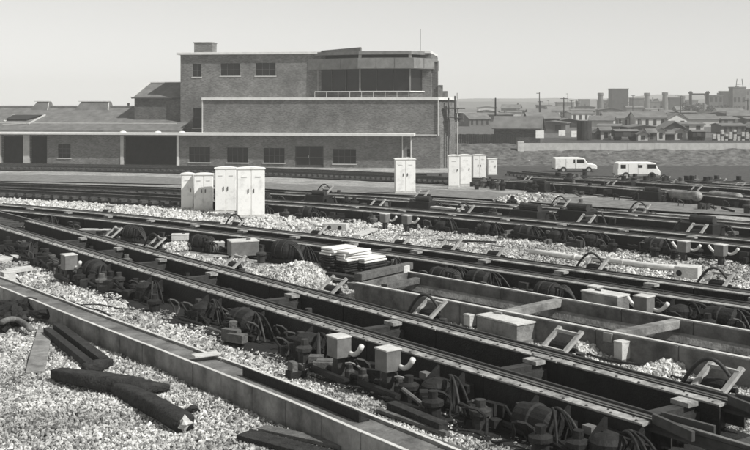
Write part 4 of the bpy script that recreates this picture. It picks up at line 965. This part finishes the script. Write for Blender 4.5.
# black scrap heap at the left edge: separate pieces
rn = random.Random(11)
for k in range(26):
    x, y = rn.uniform(-15, 50), rn.uniform(306, 334)
    if y > 318 + .3 * (50 - x) or y < 296 + .35 * x: continue
    p = G(x, y, rn.uniform(0, .14)); mb = MB(); mb.blob(p + Vector((0, 0, .06)), (rn.uniform(.12, .3), rn.uniform(.1, .22), rn.uniform(.07, .16)), seed=k + 60, sub=2, rough=.45, M=rotz(rn.uniform(0, 3)))
    tag(mb.build('scrap_piece', 'oily' if k % 3 else 'timber_dark', None, p), 'crumpled black scrap piece in the heap at the left edge before the trough', 'scrap piece', 'black scrap heap')
p0 = G(8, 322, .3)
mb = MB(); mb.tube([G(2 + 3.2 * i, 322 - 6 * math.sin(i / 9 * 3.14) + .8 * i, .28 - .015 * i) for i in range(10)], .06, 8); tag(mb.build('bent_pipe', 'concrete_dark', None, p0, smooth=True), 'bent grey pipe lying over the black scrap heap', 'pipe')
# slabs and a post at the far left beyond the trough
plank('concrete_slab', 'pale flat slab beyond the trough at the left edge', G(-6, 262, .12), G(12, 256, .12), .5, .08, 'concrete_pale', cat='slab')
plank('concrete_slab', 'pale slab with raised end beside the black brake gear at left', G(6, 271, .1), G(32, 268, .14), .4, .1, 'concrete_pale', cat='slab')
gear_box(8, 287, TR, (.3, .3, .36), 'pale concrete stub post behind the trough at left edge', body='concrete_pale', name='stub_post', cat='stub post', extra=False)
def cable(label, px, h=.06, r=.02, m='rubber'):
    q = [G(x, y, h) for x, y in px]; P_ = Path([(v.x, v.y) for v in q], .15); n = max(12, int(P_.len / .2)); o_ = P_.p(P_.len / 2)
    mb = MB(); mb.tube([P_.p(P_.len * i / n, .0, h + .02 * math.sin(i * .9)) for i in range(n + 1)], r, 6); tag(mb.build('cable', m, None, o_, smooth=True), label, 'cable')
cable('black cable looping over ballast behind the trough at left', [(16, 278), (30, 291), (55, 296), (62, 300), (90, 308), (112, 316)])
cable('second thin cable trailing on ballast toward the brake gear', [(60, 296), (75, 305), (100, 305), (135, 310)], r=.015)
cable('long cable along the foot of the nearest retarder at lower right', [(425, 395), (470, 402), (520, 415), (580, 433), (640, 452)], r=.02, m='pale_steel')
cable('cable curving out of the ballast beside the pit at right', [(560, 348), (600, 357), (660, 371), (700, 384)], r=.02)
# random oddments between the tracks
for k, (x, y, m, lb) in enumerate(((120, 262, 'timber', ''), (470, 213, 'timber_dark', 'a dark offcut beside the third retarder, right of centre'), (618, 237, 'timber_dark', 'a dark offcut between fourth and third retarders at right'), (660, 226, 'concrete_pale', 'a pale offcut between fourth and third retarders at right'),
                                   (210, 222, 'timber_dark', 'a dark offcut before the cabinet row'), (100, 196, 'timber_dark', 'a dark offcut in the white ballast at left'), (430, 262, 'timber_dark', 'a dark offcut behind the pit'))):
    if lb: plank('timber_offcut', lb[2:], G(x - 9, y, .1), G(x + 9, y + 1.5, .1), .2, .12, m)

# ------------------------------------------------------------------ embankment, parapet, fence
exs = list(np.arange(8.6, 62, .5)); eys = list(np.arange(108.0, 121.6, .4))
def ez(x, y): return ground(x, y) + .06 + (.22 * noise.fractal(Vector((x * .8, y * .8, 0)), .9, 2.1, 4) + .1) * ss(108, 110.5, y) * (1 - ss(120, 121.5, y))
grid_sheet('embankment', exs, eys, ez, 'grass', 'rough grassy embankment behind the vans')
tgx = list(np.arange(8.6, 70, 4)) + [90, 130, 200, 350, 700, 1050]
grid_sheet('town_ground', [-900, -300, -100, -20] + tgx, [151, 170, 200, 260, 350, 500, 800, 1200, 1600], lambda x, y: ground(x, y) + .08, 'grass', 'dark rough land under the town beyond the embankment')
grid_sheet('town_ground', tgx[:22], [121, 124, 128, 132, 136, 140, 145, 149, 152], lambda x, y: ground(x, y) + .07, 'cinder', 'dark ground just behind the parapet wall')
pw = thing('parapet_wall', 'low pale parapet wall along the top of the grassy embankment', 'wall', (38, 116.2, -1.3))
x = 15.9
while x < 62:
    mb = MB(); mb.box((x + 1.5, 116.2, -.75), (2.98, .4, 1.2)); q = mb.build('panel', 'render_band', pw, pw.location)
    x += 3.0
fn = thing('board_fence', 'dark board fence between the brick building and the gabled shed', 'fence', (12, 120.5, ground(12, 120.5)))
x = 8.2
while x < 16.2:
    mb = MB(); mb.box((x + .12, 120.5 + random.uniform(-.01, .01), ground(12, 120.5) + .62 + random.uniform(-.03, .03)), (.235, .04, 1.3)); mb.build('board', 'timber_dark', fn, fn.location); x += .25
for x in (8.6, 11, 13.4, 15.8): mb = MB(); mb.box((x, 120.6, ground(12, 120.5) + .6), (.12, .12, 1.4)); mb.build('post', 'timber', fn, fn.location)
mb = MB(); mb.box((16.1, 116.2, -.7), (.7, .7, 1.5)); tag(mb.build('gate_pier', 'concrete_pale', None, (16.1, 116.2, -1.4)), 'pale pier where the board fence meets the parapet wall', 'pier')

# ------------------------------------------------------------------ parked vans
def van(px, Y, ln, hgt, flip, label, style):
    X = (px - CX) / F * Y; z0 = terr(Y); root = thing('parked_van', label, 'van', (X, Y, z0), 'vans parked below the embankment')
    sg = -1 if flip else 1; wd = 1.6
    if style == 'forward': prof = [(-.5, .22), (-.5, .55), (-.48, .94), (-.42, 1.0), (.3, 1.0), (.38, .97), (.46, .6), (.5, .5), (.5, .22)]
    else: prof = [(-.5, .24), (-.5, .95), (-.46, 1.0), (.12, 1.0), (.2, .96), (.29, .62), (.46, .56), (.5, .48), (.5, .24)]
    pts = [(sg * x * ln, z * hgt) for x, z in prof]; n = len(pts)
    def shell(y0, y1, sc=1.0): return [Vector((x, y, z)) for y in (y0, y1) for x, z in pts]
    mb = MB(); mb.add(shell(-wd / 2, wd / 2), [tuple(range(n)) if sg < 0 else tuple(reversed(range(n))), tuple(range(n, 2 * n)) if sg > 0 else tuple(reversed(range(n, 2 * n)))] + [(i, (i + 1) % n, n + (i + 1) % n, n + i) for i in range(n)]); mb.build('body', 'white_paint', root, bevel=.06)
    wx = ((.12, .34),) if style == 'forward' else ((.0, .2),)
    sidew = [(.2, .4, .66, .9), (-.02, .08, .7, .86), (-.42, -.3, .66, .88)] if style == 'forward' else [(.02, .2, .66, .9), (-.06, -.02, .66, .9)]
    for a, b, c, d in sidew:
        mb = MB(); x0, x1 = sorted((sg * a * ln, sg * b * ln)); mb.box(((x0 + x1) / 2, -wd / 2 - .003, (c + d) / 2 * hgt), (x1 - x0, .012, (d - c) * hgt)); mb.build('window', 'glass_dark', root)
    fx = .405 if style == 'forward' else .255
    mb = MB(); mb.box((sg * (fx + .012) * ln, 0, .78 * hgt), (.03, wd * .8, .26 * hgt), Matrix.Rotation(sg * -.18, 3, 'Y')); mb.build('windscreen', 'glass_dark', root)
    for x in (-.3, .3):
        for y in (-wd / 2 + .06, wd / 2 - .06):
            mb = MB(); mb.tube([(sg * x * ln, y - .1, .3), (sg * x * ln, y + .1, .3)], .3, 16); wh = mb.build('wheel', 'rubber', root)
            mb = MB(); mb.tube([(sg * x * ln, y - .115, .3), (sg * x * ln, y - .101, .3)], .16, 12); mb.build('rim', 'pale_steel', wh)
    for x in (.19, -.02, -.24): mb = MB(); mb.box((sg * x * ln, -wd / 2 - .001, .6 * hgt), (.02, .008, .62 * hgt)); mb.build('door_seam', 'dark_steel', root)
    mb = MB(); mb.box((0, -wd / 2 - .002, .3 * hgt), (ln * .9, .012, .05)); mb.build('sill_shadow', 'dark_steel', root)  # dark strip painted in as the shadow along the lower sill
    for x in (-.5, .5): mb = MB(); mb.box((sg * x * ln, 0, .27 * hgt), (.08, wd * .96, .1)); mb.build('bumper', 'dark_steel', root)
    mb = MB(); mb.tube([(sg * .5 * ln - sg * .02, -.5, .42 * hgt), (sg * .5 * ln + sg * .02, -.5, .42 * hgt)], .09, 10); mb.build('headlight', 'pale_steel', root)
    mb = MB(); mb.tube([(sg * .5 * ln - sg * .02, .5, .42 * hgt), (sg * .5 * ln + sg * .02, .5, .42 * hgt)], .09, 10); mb.build('headlight', 'pale_steel', root)
van(636.5, 87, 3.55, 1.38, False, 'white van at right with rounded nose, broadside below the embankment', 'forward')
van(574.5, 98, 3.9, 1.42, False, 'white bonneted van left of the other van below the embankment', 'bonnet')

# ------------------------------------------------------------------ the town beyond, right of the building
def zf(X, Y): return ground(X, Y)
def house(px, Y, wd, dp, hw, hr, label, wallm='far_brick', roofm='far_roof', gable_front=False, name='house', cat='house', yaw=0.0, wins=2, chim=True):
    X = (px - CX) / F * Y; z0 = zf(X, Y) - .1; root = thing(name, label, cat, (X, Y, z0)); M = rotz(yaw); W = lambda x, y, z: M @ Vector((x, y, z))
    mb = MB(); mb.box(W(0, dp / 2, hw / 2), (wd, dp, hw), M)
    if gable_front: mb.add([W(-wd / 2, 0, hw), W(wd / 2, 0, hw), W(0, 0, hw + hr), W(-wd / 2, dp, hw), W(wd / 2, dp, hw), W(0, dp, hw + hr)], [(0, 1, 2), (5, 4, 3)])
    else: mb.add([W(-wd / 2, 0, hw), W(-wd / 2, dp, hw), W(-wd / 2, dp / 2, hw + hr), W(wd / 2, 0, hw), W(wd / 2, dp, hw), W(wd / 2, dp / 2, hw + hr)], [(2, 1, 0), (3, 4, 5)])
    mb.build('wall', wallm, root)
    e = .25; mb = MB(); t = .12
    if gable_front:
        for sx in (-1, 1):
            lo = [W(sx * (wd / 2 + e), -e, hw - .15), W(0, -e, hw + hr), W(0, dp + e, hw + hr), W(sx * (wd / 2 + e), dp + e, hw - .15)]; mb.hexa(lo if sx < 0 else lo[::-1], [p + Vector((0, 0, t)) for p in (lo if sx < 0 else lo[::-1])])
    else:
        for y0, y1 in ((-e, dp / 2), (dp + e, dp / 2)):
            lo = [W(-wd / 2 - e, y0, hw - .15), W(wd / 2 + e, y0, hw - .15), W(wd / 2 + e, y1, hw + hr), W(-wd / 2 - e, y1, hw + hr)]
            mb.hexa(lo if y0 < 0 else lo[::-1], [p + Vector((0, 0, t)) for p in (lo if y0 < 0 else lo[::-1])])
    rf_ = mb.build('roof', roofm, root)
    if chim: mb = MB(); mb.box(W(wd * .35 if not gable_front else 0, dp * .5, hw + hr + .2), (.5, .5, 1.0), M); mb.build('chimney', 'far_brick', rf_)
    for k in range(wins):
        for st in range(max(1, int(hw / 2.7))):
            mb = MB(); mb.box(W(-wd / 2 + wd * (k + .5) / wins, -.01, min(1.5, hw * .55) + st * 2.6), (wd / wins * .38, .06, min(1.2, hw * .5)), M); mb.build('window', 'far_dark', root)
    return root
house(517, 128, 5.6, 4.0, 2.0, 1.3, 'long gabled shed just right of the board fence', wallm='brick_dark', roofm='far_roof', name='gabled_shed', cat='shed', yaw=-.25, wins=0, chim=False)
p = at(539, 137, 127)
mb = MB(); mb.box((0, 0, 0), (1.0, .08, .9)); tag(mb.build('white_board', 'white_paint', None, (0, 0, 0), loc=(p.x, 126.3, p.z + .35)), 'white board at the right end of the gabled shed', 'board')
mb = MB(); mb.box((0, 0, 0), (.9, .08, .7)); p = at(562, 133, 140); tag(mb.build('white_board', 'white_paint', None, loc=p), 'small white board left of the black tank', 'board')
mb = MB(); mb.box((0, 0, 0), (.7, .08, .8)); p = at(574, 134, 140); tag(mb.build('white_board', 'white_paint', None, loc=p), 'small white board touching the black tank', 'board')
# telegraph pole
p = at(495.5, 131, 150); root = thing('telegraph_pole', 'telegraph pole rising behind the gabled shed', 'pole', (p.x, 150, zf(p.x, 150)))
zt = at(495, 98, 150).z - zf(p.x, 150)
mb = MB(); mb.tube([(0, 0, 0), (0, 0, zt)], .16, 8, .1); mb.build('mast', 'timber_dark', root)
mb = MB(); mb.bar((-.5, 0, zt - .3), (.5, 0, zt - .3), .1, .1); mb.build('crossarm', 'timber_dark', root)
def tank(px0, px1, yt, yb, Y, label):
    p = at((px0 + px1) / 2, yb, Y); r = (px1 - px0) / 2 / F * Y; h = (yb - yt) / F * Y; z0 = zf(p.x, Y); root = thing('storage_tank', label, 'tank', (p.x, Y, z0))
    zb = p.z - z0
    mb = MB(); mb.lathe((0, 0, 0), [(r, min(0, zb)), (r, zb + h), (r * .96, zb + h + .05)], 20); mb.build('shell', 'far_dark', root)
    mb = MB(); mb.lathe((0, 0, 0), [(r * 1.02, zb + h * .5), (r * 1.02, zb + h * .5 + .06)], 20); mb.build('hoop', 'frame_dark', root)
    mb = MB(); mb.bar((r * .4, -r, zb), (r * .4, -r * 1.0, zb + h), .3, .04); mb.build('ladder', 'frame_dark', root)
tank(577, 591.5, 121, 139, 142, 'upright black tank behind the parapet wall')
# dark wagon and sheds along the wall
def wagon(px0, px1, yt, Y, label, m='far_dark'):
    a, b = (px0 - CX) / F * Y, (px1 - CX) / F * Y; z0 = zf(a, Y); zt = at(px0, yt, Y).z - z0; root = thing('goods_wagon', label, 'wagon', ((a + b) / 2, Y, z0)); wd = b - a
    mb = MB(); mb.box((0, 0, (zt + .55) / 2), (wd, 2.2, zt - .55)); mb.build('body', m, root)
    mb = MB(); k = len(mb.v); mb.add([(-wd / 2 - .05, -1.2, zt), (wd / 2 + .05, -1.2, zt), (wd / 2 + .05, 1.2, zt), (-wd / 2 - .05, 1.2, zt), (-wd / 2 - .05, 0, zt + .25), (wd / 2 + .05, 0, zt + .25)], [(0, 1, 5, 4), (4, 5, 2, 3), (0, 4, 3), (1, 2, 5)]); mb.build('roof', 'far_roof', root)
    for x in (-.32, .32): mb = MB(); mb.tube([(x * wd, -.8, .4), (x * wd, -.7, .4)], .4, 12); mb.tube([(x * wd, .7, .4), (x * wd, .8, .4)], .4, 12); mb.build('wheelset', 'rubber', root)
    mb = MB(); mb.box((0, -1.12, (zt + .6) / 2), (wd * .3, .05, zt - .8)); mb.build('door', 'frame_dark', root)
wagon(613, 637, 131, 142, 'black covered wagon standing behind the parapet wall')
wagon(690, 703, 131.5, 142, 'short black wagon behind the wall, right of the pale huts')
for k, (x, wd, m) in enumerate(((643, 1.3, 'far_pale'), (652, 1.0, 'far_brick'), (661, 1.1, 'far_pale'), (670, 1.0, 'far_dark'), (680, 1.5, 'far_pale'), (606, 1.3, 'far_pale'), (598, .9, 'far_brick'))):
    house(x, 140 + k * .7, wd, 2, 1.1 + .2 * (k % 3), .35, ('first pale hut right of the black covered wagon', 'brick hut between the two pale huts', 'pale narrow hut in the middle of the hut row', 'dark hut toward the right of the hut row', 'widest pale hut, at the right end of the hut row', 'pale hut just left of the black covered wagon', 'small brick hut between tank and black wagon')[k],
          wallm=m, roofm='far_roof', name='lineside_hut', cat='hut', wins=1, chim=False, gable_front=k % 2 == 0)
for k in range(9):
    X = (714 + k * 4.1 - CX) / F * 141; root = thing('stacked_pallets', ('leftmost', 'second', 'third', 'fourth', 'fifth', 'sixth', 'seventh', 'eighth', 'rightmost')[k] + ' pale crate stack in the row behind the wall near the right edge', 'crate stack', (X, 141, zf(X, 141)), 'crate stacks near the right edge')
    for j in range(3 + (k * 7) % 3): mb = MB(); mb.box((random.uniform(-.03, .03), 0, .17 + .3 * j), (.36, .5, .27), rotz(random.uniform(-.1, .1))); mb.build('crate', 'far_pale' if (k + j) % 4 else 'far_dark', root)
# terraces of houses further back
rn = random.Random(5); k = 0
rows = [(170, 10), (205, 11), (250, 12), (310, 12), (370, 12)]
names = {}
WH = ['brick house', 'pale rendered house', 'dark brick house', 'pale house', 'grey brick house']
for ri, (Y, n) in enumerate(rows):
    for i in range(n):
        px = 470 + (775 - 470) * (i + .5) / n + rn.uniform(-7, 7)
        if ri == 0 and (570 < px < 600 or px < 520): continue
        mtl = rn.choice(['far_brick', 'far_pale', 'far_pale', 'far_dark', 'far_brick']); gf = rn.random() < .35
        where = ('nearest', 'second', 'third', 'fourth', 'farthest')[ri]
        pos = ('leftmost', 'second from left', 'third from left', 'fourth from left', 'fifth from left', 'sixth from left', 'seventh from left', 'eighth from left', 'ninth from left', 'tenth from left', 'eleventh from left', 'twelfth from left')[i]
        house(px, Y + rn.uniform(-8, 8), rn.uniform(3, 5) * (1 + .2 * ri), rn.uniform(4, 6), rn.uniform(1.1, 2.0) * (1 + .12 * ri), rn.choice([.15, .2, .9, .3, .7]) * (1 + .1 * ri), f'{"gable-fronted " if gf else ""}{"pale" if mtl == "far_pale" else "dark"} hazy low building, {pos} in the {where} row beyond the embankment', wallm=mtl, gable_front=gf, wins=rn.choice([0, 2, 4]), yaw=rn.choice([0, 0, .3, -.3]), chim=rn.random() < .3, name=rn.choice(['works_shed', 'house']), cat='building')
# works: tall block, chimneys, gasholder frame, tower
def far_box(px0, px1, yt, Y, label, name, cat, m='far_brick', top=None):
    a, b = (px0 - CX) / F * Y, (px1 - CX) / F * Y; z0 = zf(a, Y); h = at(px0, yt, Y).z - z0; root = thing(name, label, cat, ((a + b) / 2, Y, z0)); wd = b - a
    mb = MB(); mb.box((0, wd / 2, h / 2), (wd, wd, h)); mb.build('wall', m, root)
    mb = MB(); mb.box((0, wd / 2, h + .2), (wd * 1.05, wd * 1.05, .4)); mb.build('parapet', 'far_roof', root)
    for i in range(3):
        for j in range(int(h / 3.2)): mb = MB(); mb.box((-wd / 3 + wd / 3 * i, -.03, 2 + 3.2 * j), (wd * .16, .1, 1.6)); mb.build('window', 'far_dark', root)
    return root
far_box(612, 628.5, 89.5, 430, 'tall dark block among the hazy works', 'works_block', 'building', 'far_dark')
def stack(px, yt, Y, label, r=.9):
    X = (px - CX) / F * Y; z0 = zf(X, Y); h = at(px, yt, Y).z - z0; root = thing('factory_chimney', label, 'chimney', (X, Y, z0))
    mb = MB(); mb.lathe((0, 0, 0), [(r * 1.25, 0), (r * .9, h - 1.2), (r * 1.1, h - 1.0), (r * 1.1, h), (r * .8, h + .05)], 12); mb.build('shaft', 'far_brick', root)
    mb = MB(); mb.lathe((0, 0, 0), [(r * 1.5, h * .12), (r * 1.5, h * .14)], 12); mb.build('band', 'far_roof', root)
stack(600.5, 93, 400, 'slim factory chimney left of the tall dark block', 1.0); stack(647, 93, 430, 'factory chimney right of the tall dark block', 1.1); stack(665, 92.5, 430, 'factory chimney left of the gasholder frame', 1.1)
stack(704, 103, 360, 'short slim chimney inside the gasholder frame', .4)
Y = 390; gh = thing('gasholder_frame', 'open gasholder guide frame of tall columns and top girders', 'gasholder', (((699 - CX) / F) * Y, Y, zf(120, Y))); O = gh.location
zt = at(700, 93.5, Y).z; cols = []
R_ = 9 / F * Y
for i in range(4):
    a = math.pi / 4 + i * math.pi / 2 - .25; q = Vector((O.x + R_ * 1.41 * math.cos(a) * .9, Y + R_ * 1.41 * math.sin(a), 0)); cols.append(q)
    mb = MB(); mb.tube([(q.x, q.y, O.z), (q.x, q.y, zt)], .42, 8, .32); mb.lathe((q.x, q.y, zt), [(.6, 0), (.6, .3), (.1, .9)], 8); mb.build('column', 'far_dark', gh, O)
for i in range(4):
    a, b = cols[i], cols[(i + 1) % 4]
    mb = MB(); mb.bar((a.x, a.y, zt - .3), (b.x, b.y, zt - .3), .35, .6); mb.build('girder', 'far_dark', gh, O)
mb = MB(); mb.lathe((O.x, Y, O.z), [(R_ * .9, 0), (R_ * .9, 3.2), (R_ * .6, 3.7), (.3, 3.9)], 20); mb.build('bell', 'far_brick', gh, O)
tw_ = far_box(733, 746, 88, 380, 'hazy tower at the right edge with lattice top', 'works_tower', 'tower', 'far_brick'); O = tw_.location
for sx in (-1, 1): mb = MB(); mb.tube([(sx * 1.3, 0, at(740, 88, 380).z - O.z), (sx * .9, 0, at(740, 79, 380).z - O.z)], .12, 6); mb.build('lattice_leg', 'far_dark', tw_)
mb = MB(); mb.bar((-1.3, 0, at(740, 85, 380).z - O.z), (1.3, 0, at(740, 84, 380).z - O.z), .12, .12); mb.build('lattice_brace', 'far_dark', tw_)
# shrubs and trees as clumps of leaf-sized faces
def tree(px, Y, h, rx, label, n=900, leaf=.4, name='tree', trunk=True, zoff=0):
    X = (px - CX) / F * Y; z0 = zf(X, Y) + zoff; root = thing(name, label, 'tree' if name == 'tree' else 'bush', (X, Y, z0)); mb = MB(); r2 = random.Random(int(px * 10 + Y))
    cl = [(Vector((r2.gauss(0, .45) * rx, r2.gauss(0, .45) * rx, h * r2.uniform(.35 if trunk else .15, .9))), r2.uniform(.3, .55) * rx) for _ in range(9)]
    for _ in range(n):
        c, r = r2.choice(cl); d = Vector((r2.gauss(0, 1), r2.gauss(0, 1), r2.gauss(0, .8))).normalized() * r * r2.uniform(.5, 1.05); p = c + d
        a = Vector((r2.gauss(0, 1), r2.gauss(0, 1), r2.gauss(0, 1))).normalized() * leaf; b = a.orthogonal().normalized() * leaf * .6
        mb.add([p - a, p + b, p + a, p - b], [(0, 1, 2, 3)])
    mb.build('crown', 'leaf', root)
    mb = MB(); mb.tube([(0, 0, -.2), (.05 * rx, 0, h * .35), (-.05 * rx, .1, h * .75)], .05 * h, 7, .015 * h)
    for k in range(4): a = k * 1.6; mb.tube([(0, 0, h * .35), (rx * .5 * math.cos(a), rx * .5 * math.sin(a), h * .65)], .02 * h, 5, .008 * h)
    mb.build('trunk', 'timber_dark', root)
for i, (x, Y, h, r) in [q for q in enumerate(((480, 260, 3.2, 2.6), (548, 270, 3.0, 3), (640, 330, 3, 3), (720, 340, 3.4, 3), (690, 340, 4, 3.5), (590, 340, 4, 4), (510, 340, 4.4, 4), (655, 440, 5, 4), (740, 330, 4, 4), (560, 440, 6, 5), (620, 470, 5, 5), (680, 480, 6, 5), (470, 380, 6, 5))) if q[1][1] > 335 and q[1][0] > 610]:
    tree(x, Y, h, r, 'hazy tree ' + ('behind the telegraph pole, leftmost', 'right of the gabled shed', 'behind the first pale hut', 'behind the crate stacks', 'left of the gasholder frame foot', 'behind the black tank', 'between the shed and the black tank', 'below the middle factory chimney', 'by the tower at the right edge', 'far off left of the slim chimney', 'at the foot of the tall dark block', 'far off behind the gasholder', 'farthest left against the skyline')[i])
# crowded works skyline: masts, blocks, chimneys
rn = random.Random(8); ORDN = ('first', 'second', 'third', 'fourth', 'fifth', 'sixth', 'seventh', 'eighth', 'ninth', 'tenth', 'eleventh', 'twelfth', 'thirteenth', 'fourteenth', 'fifteenth', 'sixteenth')
mx = sorted(rn.uniform(520, 748) for _ in range(15))
for i, px in enumerate(mx):
    Y = rn.uniform(190, 420); X = (px - CX) / F * Y; z0 = zf(X, Y); zt = at(px, rn.uniform(92, 114), Y).z - z0
    root = thing('lamp_mast', f'thin dark mast on the works skyline, {ORDN[i]} from the left', 'mast', (X, Y, z0), 'masts on the works skyline')
    mb = MB(); mb.tube([(0, 0, 0), (0, 0, zt)], .16, 6, .1); mb.build('mast', 'far_dark', root)
    mb = MB(); mb.bar((-.7, 0, zt - .2), (.7 if i % 2 else .1, 0, zt - .2), .14, .14); mb.build('crossarm', 'far_dark', root)
bx_ = sorted([(566, 16, 103), (585, 10, 100), (638, 12, 99), (655, 18, 102), (676, 12, 98), (690, 16, 101), (716, 14, 96), (725, 8, 92), (748, 14, 90), (604, 10, 101), (545, 14, 106)])
for i, (px, wpx, yt) in enumerate(bx_):
    far_box(px - wpx / 2, px + wpx / 2, yt, 390 + 40 * (i % 4), f'flat-topped hazy works building on the skyline, {ORDN[i]} from the left', 'works_building', 'building', 'far_brick' if i % 3 else 'far_dark')
for i, (px, yt) in enumerate(((578, 101), (635, 98), (656, 99), (683, 96), (719, 93), (737, 86))):
    stack(px, yt, 400 + 25 * i, f'small works chimney among the skyline buildings, {ORDN[i]} from the left', .9)
# far ridge
def ridge(name, Y, x0, x1, hf, label):
    mb = MB(); n = 70
    for i in range(n + 1):
        x = x0 + (x1 - x0) * i / n; h = hf(x)
        for t, k in ((0, 0), (.5, .6), (1, 1), (1.6, .5), (2.2, -.1)): mb.v.append(Vector((x, Y + t * 90, -2 + (h + 2) * k)))
    for i in range(n):
        for j in range(4): mb.f.append((i * 5 + j, (i + 1) * 5 + j, (i + 1) * 5 + j + 1, i * 5 + j + 1))
    tag(mb.build(name, 'hill', smooth=True), label, kind='structure')
ridge('hill', 820, -600, 600, lambda x: (6 + 3.5 * noise.fractal(Vector((x * .009, 0, 0)), 1, 2, 4) + 3 * ss(60, 250, x)) * ss(-40, 90, x) - 1, 'low hazy ridge beyond the town')
ridge('hill', 1250, -900, 900, lambda x: (10 + 6 * noise.fractal(Vector((x * .006, 4, 0)), 1, 2, 4) + 4 * ss(100, 300, x)) * ss(-60, 120, x) - 1, 'farthest hazy ridge on the skyline')

# ------------------------------------------------------------------ haze: one box of even, thin air round everything
hz = MB(); hz.box((0, 845, 17), (2300, 1760, 46))
hm = bpy.data.materials.new('haze'); hm.use_nodes = True; t_ = hm.node_tree; t_.nodes.clear()
pv = t_.nodes.new('ShaderNodeVolumePrincipled'); pv.inputs['Color'].default_value = (1, .997, .972, 1); pv.inputs['Density'].default_value = 0.00065; pv.inputs['Anisotropy'].default_value = 0.0
mo_ = t_.nodes.new('ShaderNodeOutputMaterial'); t_.links.new(pv.outputs[0], mo_.inputs['Volume']); MATS['haze'] = hm
tag(hz.build('haze', 'haze'), 'thin pale haze filling the air over the yard', kind='stuff')
